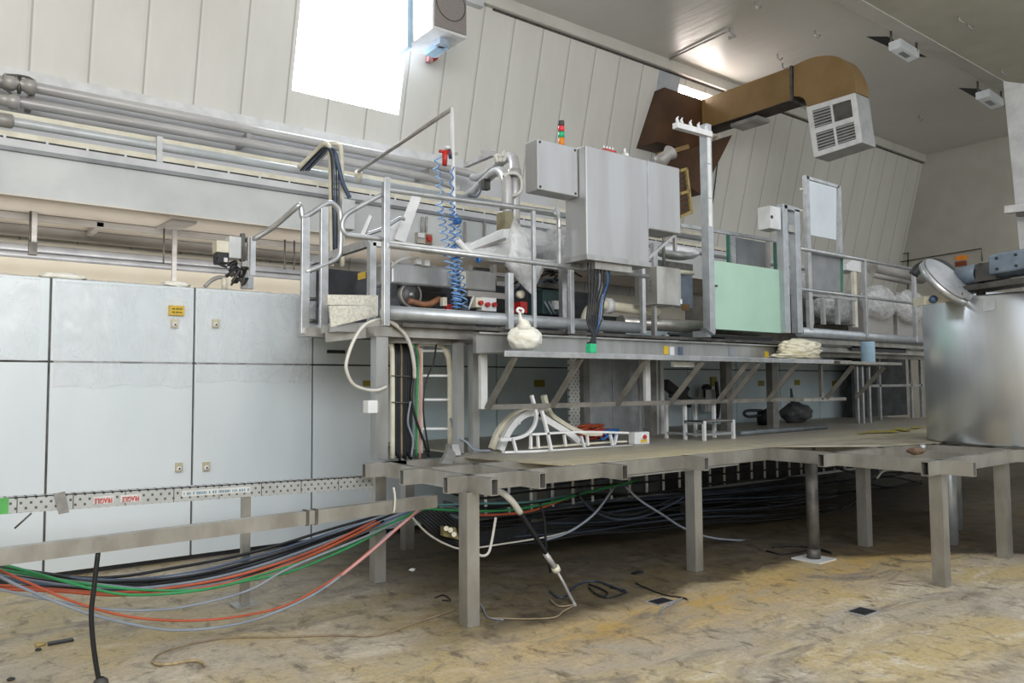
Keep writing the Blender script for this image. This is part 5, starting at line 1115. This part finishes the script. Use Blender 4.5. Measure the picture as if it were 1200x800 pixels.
MB().tube(spline([A(484, 405, 6.6), A(498, 402, 6.3), A(512, 403, 6.15), A(522, 410, 6.1), A(527, 425, 6.1), A(528, 460, 6.1), A(528, 520, 6.1)], 6), .03, 8).build('side_rail', CREAM, t)
MB().tube(spline([A(486, 398, 6.9), A(496, 398, 6.7), A(503, 402, 6.62), A(506, 415, 6.6), A(507, 440, 6.6), A(507, 515, 6.6)], 6), .025, 8).build('side_rail', CREAM, t) if False else None
for y in (411, 440, 468, 502): MB().beam(A(489, y, 6.12), A(527, y, 6.1), .03, .02).build('rung', WHITE, t)
MB().box(A(490, 450, 6.12).x, A(492, 450, 6.12).x+.02, 6.1, 6.14, 1.0, 1.95).build('side_rail', CREAM, t)
cable([A(528, 490, 6.0), A(535, 510, 5.9), A(547, 518, 5.8), A(556, 527, 5.75), A(575, 528, 5.7)], .011, C_GREY, 'grey wire trailing from the white ladder onto the deck')
p, q = A(429, 469, 5.76), A(439, 484, 5.76); t = thing('white_junction_box', 'small white junction box on the left side of the column', 'junction box', p); MB().box(p.x, q.x+.01, 5.72, 5.82, q.z, p.z).build('case', WHITE, t, bev=.008); MB().box(q.x+.01, q.x+.03, 5.74, 5.82, q.z+.01, p.z-.01).build('back', GREYP, t)
t = thing('angle_clamp', 'bent steel clamp sitting on the frame tubes at the deck corner', 'clamp', A(525, 545, 5.2))
MB().prism([A(517, 543, 5.2), A(530, 543, 5.2), A(536, 528, 5.35), A(535, 520, 5.4), A(525, 520, 5.4), A(524, 530, 5.3)], (0, .04, 0)).build('plate', STEEL, t); MB().beam(A(533, 521, 5.36), A(536, 534, 5.3), .06, .015).build('flange', STEEL, t)
# galvanised panel and trays standing under the walkway
p, q = A(690, 420, 6.6), A(757, 505, 6.6); t = thing('galvanised_panel', 'two-leaf galvanised panel standing on the deck under the walkway', 'panel', (p.x, 6.6, 1.0))
m_ = (p.x+q.x)/2-.1; MB().box(p.x, m_, 6.6, 6.63, 1.002, 1.97).build('leaf', GALV, t); MB().box(m_+.006, q.x-.12, 6.6, 6.63, 1.002, 1.97).build('leaf', GALV, t); MB().box(q.x-.11, q.x-.06, 6.58, 6.64, 1.002, 1.97).build('edge_post', PALEP, t)
p, q = A(667, 420, 6.2), A(675, 505, 6.2); MBx = MB().box(p.x, q.x+.06, 6.2, 6.23, 1.002, 1.9); o = MBx.build('perforated_strip', PERF); tag(o, 'upright perforated metal strip left of the galvanised panel', 'strip')
for px, lb in ((769, 'left'), (776, 'right')):
    p = A(px, 440, 6.5); tag(MB().box(p.x-.03, p.x+.03, 6.5, 6.54, 1.0, 1.95).build('white_upright', PALEP), 'slim white upright under the walkway right of the galvanised panel, %s one' % lb, 'upright')
# ================================================================== THINGS LYING ON THE DECK
YD = 5.5
def Q(px, py, Y=YD): return A(px, py, Y)
t = thing('curved_tray_bend', 'white curved tray bend standing arched on the deck', 'cable tray', AZ(583, 528, 1.0))
def ribbon(pts, wpx, nm, m, par, Y=5.75, th=.05):
    c = spline([A(px, py, Y) for px, py in pts], 8); mb = MB(); k = wpx*6.8/911
    for i in range(len(c)-1): pass
    mb2 = MB(); L_, R_ = [], []
    for i, p in enumerate(c):
        d = (c[min(i+1, len(c)-1)]-c[max(i-1, 0)]); n_ = V((-d.z, 0, d.x)).normalized()
        L_.append(p+n_*k/2); R_.append(p-n_*k/2)
    o = V((0, th, 0)); bm = mb2.bm
    va = [[bm.verts.new(q) for q in (l, r, r+o, l+o)] for l, r in zip(L_, R_)]
    for a, b in zip(va, va[1:]):
        for j in range(4): bm.faces.new([a[j], a[(j+1) % 4], b[(j+1) % 4], b[j]])
    bm.faces.new(va[0][::-1]); bm.faces.new(va[-1]); return mb2.build(nm, m, par)
ribbon([(578, 526), (586, 506), (598, 491), (612, 483), (625, 482)], 7, 'side_wall', CREAM, t, 5.9)
ribbon([(588, 528), (596, 508), (606, 494), (618, 485), (630, 484), (637, 487)], 8, 'side_wall', WHITE, t, 5.75)
ribbon([(624, 463), (627, 474), (629.5, 487), (627, 499), (618, 509), (603, 514), (587, 515)], 3.6, 'lip', WHITE, t, 5.6, .03)
for px, py in ((588, 510), (603, 494)): MB().beam(A(px-4, py-1, 5.92), A(px+6, py+2, 5.74), .02, .02).build('cross_tie', PALEP, t)
t = thing('swept_tray_bend', 'second white tray bend sweeping down to the right on the deck', 'cable tray', AZ(680, 521, 1.0))
ribbon([(639, 463), (642, 474), (648, 486), (660, 495), (674, 503), (690, 508), (706, 508)], 5.5, 'side_wall', CREAM, t, 5.85)
ribbon([(632, 484), (642, 492), (655, 500), (668, 508), (680, 518)], 8, 'side_wall', WHITE, t, 5.75)
ribbon([(634, 480), (643, 480)], 3, 'lip', WHITE, t, 5.7)
t = thing('straight_tray_ladder', 'white straight ladder tray lying on its side along the deck edge', 'cable ladder', AZ(660, 528, 1.0))
ribbon([(592, 530), (660, 527), (742, 522)], 2.4, 'side_rail', WHITE, t, 5.5); ribbon([(624, 509), (680, 506), (737, 507)], 2.4, 'side_rail', WHITE, t, 5.45); ribbon([(623, 525), (700, 519), (735, 517)], 2, 'side_rail', CREAM, t, 5.6)
for a, b, c_, d in ((602, 514, 606, 529), (623, 509, 623, 526), (631, 510, 632, 525), (662, 509, 664, 523), (682, 511, 686, 524), (716, 508, 719, 522), (689, 510, 690, 522), (724, 508, 721, 521)): ribbon([(a, b), ((a+c_)/2, (b+d)/2), (c_, d)], 2.6, 'rung', WHITE, t, 5.48, .025)
t = thing('white_prop', 'white diagonal prop leaning over the deck between the two tray bends', 'prop', A(647, 527, 5.45)); ribbon([(636, 481), (642, 504), (647, 527)], 3.2, 'bar', WHITE, t, 5.45, .03)
# coil of red and blue cable
c0 = AZ(703, 517, 1.0)
for i, (m, lb) in enumerate(((C_ORANGE, 'red-orange cable coil heaped behind the white ladder tray'), (mat('cable_red', 'a8392f', '942f26', .45), 'darker red cable coil heaped behind the white ladder tray'), (BLUE, 'blue cable coil in front of the red coils on the deck'))):
    pts = []
    for k in range(44):
        a = k*.6; r_ = (.16 if i < 2 else .1)*(1+.2*math.sin(k*1.7+i)); cx = c0+V((-.05+.08*i, .12-.08*i, .0))
        pts.append(cx+V((math.cos(a)*r_*1.1, math.sin(a)*r_*.5, .02+.10*abs(math.sin(k*.37+i))+(.05 if i == 0 else 0))))
    cable(pts, .013, m, lb, 'cable_coil', cat='cable coil', sub=4)
# isolator
p, q = A(740, 503, 5.55), A(757.5, 518.5, 5.55); t = thing('isolator_box', 'small grey isolator box with red knob and yellow label on the deck', 'isolator', (p.x, 5.55, 1.0))
MB().box(p.x, q.x, 5.5, 5.6, 1.0, 1.125).build('case', PALEP, t, bev=.012); c_ = ((p.x+q.x)/2+.01, 5.5)
MB().box(c_[0]-.04, c_[0]+.05, 5.495, 5.5, 1.02, 1.05).build('yellow_label', YELLOW, t); MB().lathe((c_[0], 5.5, 1.075), [(.032, 0), (.032, -.012), (0, -.012)], 16, (0, 1, 0)).build('knob_ring', WHITE, t); MB().cyl((c_[0], 5.47, 1.075), (c_[0], 5.49, 1.075), .022, 12).build('red_knob', RED, t)
# step stool
t = thing('step_stool', 'small two-step steel stool frame on the deck', 'step stool', AZ(806, 516, 1.0))
Yb, Ym, Yn = 5.95, 5.68, 5.42
xs0, xs1 = A(781, 510, 5.8).x, A(815, 510, 5.8).x; zt1, zt0 = 1.43, 1.21
xa, xb = A(781, 500, Yb).x, A(815, 500, Yb).x
for x in (xa, xb):
    for y, zt_2 in ((Yb, zt1), (Ym, zt1), (Yn, zt0)): MB().box(x-.016, x+.016, y-.016, y+.016, 1.0, zt_2).build('leg', PALEP, t)
    MB().box(x-.016, x+.016, Ym, Yb, zt1-.03, zt1).build('side_bar', PALEP, t); MB().box(x-.016, x+.016, Yn, Ym, zt0-.03, zt0).build('side_bar', GALV, t); MB().box(x-.012, x+.012, Yn, Yb, 1.05, 1.075).build('foot_bar', GALV, t)
MB().box(xa-.016, xb+.016, Ym, Yb, zt1-.025, zt1).build('upper_step', PALEP, t); MB().box(xa-.016, xb+.016, Yn, Ym, zt0-.012, zt0).build('lower_step', STEEL, t); MB().box(xa, xb, Yn-.012, Yn+.012, 1.05, 1.075).build('foot_bar', GALV, t)
tag(MB().cyl(AZ(866, 508, 1.03), AZ(968, 500, 1.03), .03, 14).build('loose_pipe', mat('slate_pipe', '6d7478', '5c6367', .5, .3)), 'grey pipe lying loose along the deck', 'pipe')
p = AZ(885, 506, 1.03); tag(MB().lathe(p, [(.031, 0), (.042, 0), (.042, .06), (.031, .06)], 14, (1, 0, 0)).build('pipe_collar', DARKST), 'dark collar around the loose pipe on the deck', 'collar')
SACK = mat('grey_sack', '55575a', '3f4144', .6, 0, 8, bmp=.3)
t = thing('dark_sack', 'dark grey slumped sack tied at the top, in front of the cabinets', 'sack', AZ(936, 496, 1.0)); p = A(933, 484, 7.0); zb0 = 1.0
MB().blob((p.x, 7.0, p.z), (.3, .2, .16), 6, .22, 2, 4).build('sack_body', SACK, t); MB().tube([A(930, 474, 7.0), A(928, 466, 7.0), A(927, 455, 7.0)], [.05, .025, .015], 8).build('sack_neck', SACK, t)
t = thing('dark_kettle', 'dark can with a looping black handle, left of the sack', 'can', AZ(900, 497, 1.0)); p = A(898, 486, 6.9); MB().lathe((p.x, 6.9, 1.0), [(0, 0), (.13, 0), (.14, .1), (.13, .18), (.08, .22), (0, .22)], 20).build('body', BLACK, t)
MB().tube(spline([A(893, 481, 6.9), A(876, 481, 6.9), A(872, 485, 6.9), A(878, 488, 6.9), A(893, 486, 6.9)], 5), .022, 8).build('handle', BLACK, t); MB().tube(spline([A(896, 482, 6.9), A(903, 478, 6.9), A(909, 474, 6.9)], 4), .03, 8).build('spout', BLACK, t)
t = thing('valve_box', 'small grey valve box with black hose on the cabinet front behind the stool', 'valve box', A(832, 480, 7.5))
p, q = A(824, 456, 7.5), A(839, 482, 7.5); m_ = (p.z+q.z)/2; MB().box(p.x, q.x, 7.45, 7.6, m_+.03, p.z).build('upper_case', GREYP, t, bev=.01); MB().box(p.x+.05, q.x+.03, 7.45, 7.6, q.z, m_-.03).build('lower_case', PALEP, t, bev=.01); MB().box(p.x, p.x+.03, 7.46, 7.5, q.z, p.z).build('frame_bar', PALEP, t)
MB().blob(A(828, 454, 7.5), (.08, .06, .05), 2, .3, 2, 3).build('black_valve', BLACK, t); MB().tube(spline([A(839, 447, 7.4), A(841, 462, 7.4), A(842, 475, 7.4), A(840, 488, 7.35), A(836, 484, 7.35), A(840, 494, 7.35)], 5), .03, 8).build('black_hose', BLACK, t)
p = A(836, 446, 7.42); MB().box(p.x-.05, p.x+.06, 7.4, 7.45, p.z-.08, p.z+.06).build('yellow_block', YELLOWD, t)
for k in (829, 833): q = A(k, 456, 7.5); MB().cyl(q, q+V((0, 0, .07)), .012, 6).build('stub', BLACK, t)
t = thing('dark_bracket_arm', 'dark slanting mechanism in front of the cabinets above the stool', 'mechanism', A(800, 470, 7.2)); MB().beam(A(779, 449, 7.2), A(808, 473, 7.2), .12, .1, (0, 1, 0)).build('arm', BLACK, t); MB().beam(A(786, 462, 7.2), A(812, 470, 7.2), .08, .07, (0, 1, 0)).build('link', DARKST, t); MB().beam(A(806, 454, 7.2), A(795, 472, 7.2), .05, .05, (0, 1, 0)).build('link', DARKST, t)
# pieces of hazard tape
random.seed(2)
HAZ = mat('hazard_yellow', 'c9b92c', '8e8426', .5, 0, 25)
for i, (px, py) in enumerate(((1018, 507), (1029, 506), (1042, 506), (1052, 503), (1062, 504), (1076, 501))):
    p = AZ(px, py, 1.012); mb = MB().grid(lambda u, v: (p.x+(u-.5)*.32, p.y+(v-.5)*.1+.05*math.sin(u*5+i), p.z+.02*abs(noise.noise(V((u*4, v*3, i))))+.004), 8, 2)
    tag(mb.build('hazard_tape', HAZ), 'crumpled scrap of yellow hazard tape lying on the deck beside the tank', 'tape scrap', 'hazard tape scraps')
# tube frame at the far end
t = thing('tube_frame', 'thin pale tube railing standing on the deck left of the tank', 'railing', A(1055, 490, 6.6))
Yt = 6.6
for px, y0, y1 in ((1029, 409, 488), (1066, 411, 487), (1078, 422, 486)): a, b = A(px, y0, Yt), A(px+1, y1, Yt); MB().box(a.x-.025, a.x+.025, Yt-.02, Yt+.02, 1.0, a.z).build('post', RAIL, t)
MB().beam(A(1025, 409, Yt), A(1086, 412, Yt), .04, .04).build('top_bar', RAIL, t); MB().beam(A(1020, 452, Yt), A(1086, 451, Yt), .04, .04).build('mid_bar', RAIL, t); MB().beam(A(1032, 417, Yt+.2), A(1079, 417, Yt+.2), .05, .06).build('cross_tube', STEELD, t)
MB().box(13.2, 15.2, 7.3, 7.4, 1.0, 2.1).build('backing_sheet', DARKIN, t)
p = A(1050, 398, 6.4); tag(MB().blob((p.x, 6.4, p.z), (.5, .2, .05), 5, .3, 2.5, 4).build('tan_sacking', mat('tan_sacking', 'a08b63', '7f6d4c', .7, 0, 9)), 'tan sacking draped along the walkway edge left of the tank', 'sacking')
p = AZ(1073, 531, 1.0); t = thing('debris_clump', 'rusty clump with a bright fitting on the right frame corner', 'debris', p); MB().blob(p+V((0, 0, .02)), (.08, .06, .03), 3, .4, 2.5, 3).build('clump', mat('rust', '7a6450', '5e4a3a', .8, 0, 15), t); MB().lathe(p+V((.06, -.03, .05)), [(0, -.02), (.025, -.02), (.025, .02), (0, .02)], 10, (1, 0, .5)).build('fitting', GALV, t)

# ================================================================== UNDER THE PLATFORM
t = thing('ladder_tray', 'long ladder tray on edge under the platform with pale rungs', 'cable tray', (5.5, 5.55, .45))
MB().box(3.4, 12, 5.58, 5.6, .44, .47).build('side_rail', GALV, t); MB().box(3.4, 12, 5.58, 5.6, .84, .87).build('side_rail', DARKST, t)
for i in range(28): x = 3.9+i*.25; MB().box(x-.011, x+.011, 5.46, 5.475, .5, .86).build('rung', WHITE, t)
MB().box(6.4, 11, 5.72, 5.74, .3, .86).build('shade_backdrop', DARKIN, t)  # dark sheet added for the deep shade right of the middle leg
random.seed(11)
for i in range(16):
    py = 586+i*3.4 if i % 5 else 568+i*2; slope = -.085
    pts = []
    for px in (520, 560, 620, 690, 760, 830, 900, 980):
        y = py+(px-620)*slope*(1+.03*i/4)+random.uniform(-3, 3)-.00004*(px-620)**2*0
        pts.append(A(px, y, 5.5-.01*i))
    pts[0].z += .06
    cable(pts, random.choice((.010, .013, .016)), C_BLACK if i % 3 else C_DSLATE, 'dark cable lying in the ladder tray under the platform' if i % 3 else 'slate cable lying in the ladder tray under the platform', group='dark tray cables' if i % 3 else 'slate tray cables', sub=5)
for i in range(9):
    o = i*3.0
    cable([A(486+o*.9, 604-o*.5, 5.35), A(497+o*1.0, 614-o*.55, 5.3), A(512+o, 627-o*.6, 5.28), A(535+o*.8, 638-o*.6, 5.3), A(565, 641-o*.75, 5.34), A(620, 633-o*.75, 5.4), A(690, 621-o*.75, 5.44), A(760, 612-o*.7, 5.46)], .014, C_BLACK, 'black cable curving down into the ladder tray at the platform corner', group='curving tray cables')
cable([A(481, 603, 5.33), A(490, 614, 5.28), A(504, 627, 5.26), A(524, 638, 5.26), A(545, 643, 5.28), A(590, 637, 5.32), A(640, 629, 5.36), A(665, 623, 5.38)], .008, C_WHITE, 'pale edge strip along the underside of the curving cables', 'edge_strip', cat='strip')
for pts, m, lb, Y in (([(500, 596), (540, 598), (590, 598), (640, 590), (690, 576), (750, 562)], C_GREEN, 'green cable running under the front edge of the platform', 5.2),
                      ([(540, 603), (580, 603), (620, 599), (650, 589), (680, 578)], C_ORANGE, 'orange cable below the green one under the platform edge', 5.22),
                      ([(500, 592), (560, 590), (620, 588), (680, 578), (740, 566)], mat('cable_teal', '58858a', '4a7478', .45), 'teal cable above the green one under the platform edge', 5.24),
                      ([(676, 578), (690, 592), (715, 602), (745, 602), (775, 590), (800, 578)], C_BLACK, 'black cable sagging in a belly under the platform, upper one', 5.1),
                      ([(679, 582), (695, 598), (720, 608), (750, 606), (780, 594), (802, 582)], C_DSLATE, 'slate cable sagging in a belly under the platform, lower one', 5.1),
                      ([(733, 570), (750, 586), (775, 602), (800, 618), (830, 629), (870, 633), (930, 633)], C_GREY, 'grey cable slanting down past the middle leg to the floor', 5.0),
                      ([(720, 570), (700, 598), (680, 615), (660, 626), (640, 632)], C_GREY, 'thin grey cable slanting down left under the platform', 5.05),
                      ([(633, 590), (638, 610), (640, 640), (645, 670)], C_BLACK, 'thin black wire hanging behind the grey drop hose', 5.0),
                      ([(581, 606), (576, 635), (572, 648), (564, 651), (556, 645), (548, 636)], C_WHITE, 'pale wire loop hanging behind the front corner leg', 4.9),
                      ([(1028, 560), (1035, 552), (1050, 549), (1062, 552)], C_WHITE, 'short pale cable arc under the right wing of the platform', 4.2),
                      ([(985, 550), (1004, 556), (1008, 572), (1000, 588), (985, 596)], C_BLACK, 'black cable loop under the right wing of the platform', 4.9)):
    cable([A(px, py, Y) for px, py in pts], .011, m, lb)
random.seed(21)
for i in range(12):
    y0 = 556+i*4; cable([A(px, y0+random.uniform(-5, 5)-(px-850)*.03, 5.9+.03*i) for px in (822, 850, 885, 920, 960, 1000, 1040, 1080)], .015, C_BLACK, 'dark tangled cable in the shadow right of the middle leg', group='tangled cables in shadow')
t = thing('cable_gland_cluster', 'small cluster of brass glands behind the front corner leg', 'gland cluster', A(527, 625, 5.2))
MB().prism([A(520, 617, 5.2), A(534, 618, 5.2), A(538, 632, 5.2), A(520, 628, 5.2)], (0, .05, 0)).build('plate', mat('brass', 'a59c6f', '8c8458', .45, .4), t)
for px, py in ((523, 619), (528, 621), (532, 626)): MB().cyl(A(px, py, 5.14), A(px, py, 5.2), .02, 8).build('gland', CREAM, t)
# drop hose
t = thing('drop_hose', 'grey hose slanting from the platform edge down to the floor', 'hose', AZ(673, 708, 0))
Yd = 4.6
MB().tube(spline([A(579, 576, 4.7), A(588, 577, 4.65), A(600, 587, Yd), A(610, 601, Yd)], 6), .024, 10).build('pale_bend', C_WHITE, t); MB().tube(spline([A(608, 598, Yd), A(622, 620, Yd), A(638, 645, Yd), A(641, 650, Yd)], 5), .02, 10).build('dark_sleeve', C_BLACK, t)
MB().tube([A(639, 648, Yd), A(651, 666, Yd)], .022, 10).build('pale_sleeve', GREYP, t); p = A(651.5, 666.5, Yd); MB().lathe(p, [(.02, -.02), (.033, -.02), (.033, .02), (.02, .02)], 14, (.5, 0, -.8)).build('collar', CREAM, t)
MB().tube(spline([A(652, 668, Yd), A(660, 682, 4.55), A(667, 696, 4.45), AZ(674, 709, .006)], 5), .012, 8).build('thin_tail', GREYP, t)
# ------------------------------------------------------------------ the floor
def fl(pts, r, m, lb, name='floor_cable', cat='cable'):
    r *= .75; cable([AZ(px, py, r+.002) for px, py in pts], r, m, lb, name, cat=cat)
fl([(178, 775), (185, 767), (205, 759), (240, 751), (270, 747), (330, 746), (390, 744), (430, 745), (455, 741), (480, 732), (510, 722), (533, 714)], .008, C_TAN, 'long tan cable winding across the floor to the front leg')
fl([(178, 775), (186, 778), (205, 777), (220, 774), (232, 774), (240, 778)], .012, mat('frayed_tan', 'b39f7c', '8d7c60', .7, 0, 30), 'frayed thick end of the tan floor cable', 'frayed_cable_end')
fl([(644, 692), (655, 700), (665, 697), (672, 688), (685, 682), (700, 681), (715, 686), (730, 692), (735, 694)], .011, C_DSLATE, 'slate cable curled on the floor by the drop hose tail')
fl([(690, 684), (705, 690), (712, 695), (705, 699), (695, 693), (690, 688)], .009, C_BLACK, 'small black cable loop on the floor by the drop hose tail')
fl([(695, 694), (710, 700), (725, 697), (733, 692), (715, 688)], .009, C_BLACK, 'black cable arc on the floor right of the small loop')
fl([(745, 683), (760, 690), (780, 697), (800, 700), (805, 702)], .007, C_BLACK, 'thin dark wire on the floor in front of the middle leg')
fl([(800, 700), (790, 706), (778, 712), (773, 720)], .007, C_GREY, 'thin grey wire ending beside the floor drain')
fl([(644, 702), (655, 710), (672, 709), (660, 716), (650, 723), (620, 725), (575, 724)], .008, C_TAN, 'thin wire running left on the floor from the drop hose tail')
fl([(560, 704), (566, 712), (572, 723), (590, 726)], .007, C_GREY, 'short grey wire on the floor right of the front leg')
fl([(510, 700), (520, 697), (528, 703), (518, 703)], .007, C_BLACK, 'little black wire scrap on the floor left of the front leg')
fl([(898, 645), (915, 649), (935, 647), (955, 642), (975, 648), (940, 640), (905, 641)], .01, C_BLACK, 'black cable loop lying behind the round leg')
def drain(px, py, w_, d_, lb):
    p = AZ(px, py, 0); t = thing('floor_drain', lb, 'drain', p); MB().box(p.x-w_/2, p.x+w_/2, p.y-d_/2, p.y+d_/2, .001, .006).build('frame', GREYP, t); MB().box(p.x-w_/2+.02, p.x+w_/2-.02, p.y-d_/2+.02, p.y+d_/2-.02, .006, .009).build('opening', BLACK, t)
drain(774, 705, .2, .14, 'small square floor drain in front of the middle leg'); drain(1011, 717, .2, .16, 'small square floor drain toward the lower right')
for px, py, s, m, lb in ((71, 753, .07, BLACK, 'dark flat bar scrap on the floor at lower left'), (47, 757, .03, mat('tan_stone', 'b3a06a', '998753', .7), 'yellowish pebble beside the dark bar scrap at lower left'), (13, 797, .02, BLACK, 'dark pebble at the bottom left corner'), (45, 762, .018, BLACK, 'tiny dark pebble under the yellowish one'), (747, 672, .05, BLACK, 'thin dark splinter on the floor left of the middle leg'), (483, 669, .03, WHITE, 'pale paper scrap on the floor left of the front leg')):
    p = AZ(px, py, 0); mb = MB()
    if s > .04: mb.box(p.x-s, p.x+s, p.y-.025, p.y+.025, .001, .014)
    else: mb.blob(p+V((0, 0, s*.4)), (s, s*.8, s*.45), px, .3, 2, 2)
    tag(mb.build('floor_scrap', m), lb, 'scrap')
for o in bpy.data.objects:
    if '_o' in o: del o['_o']
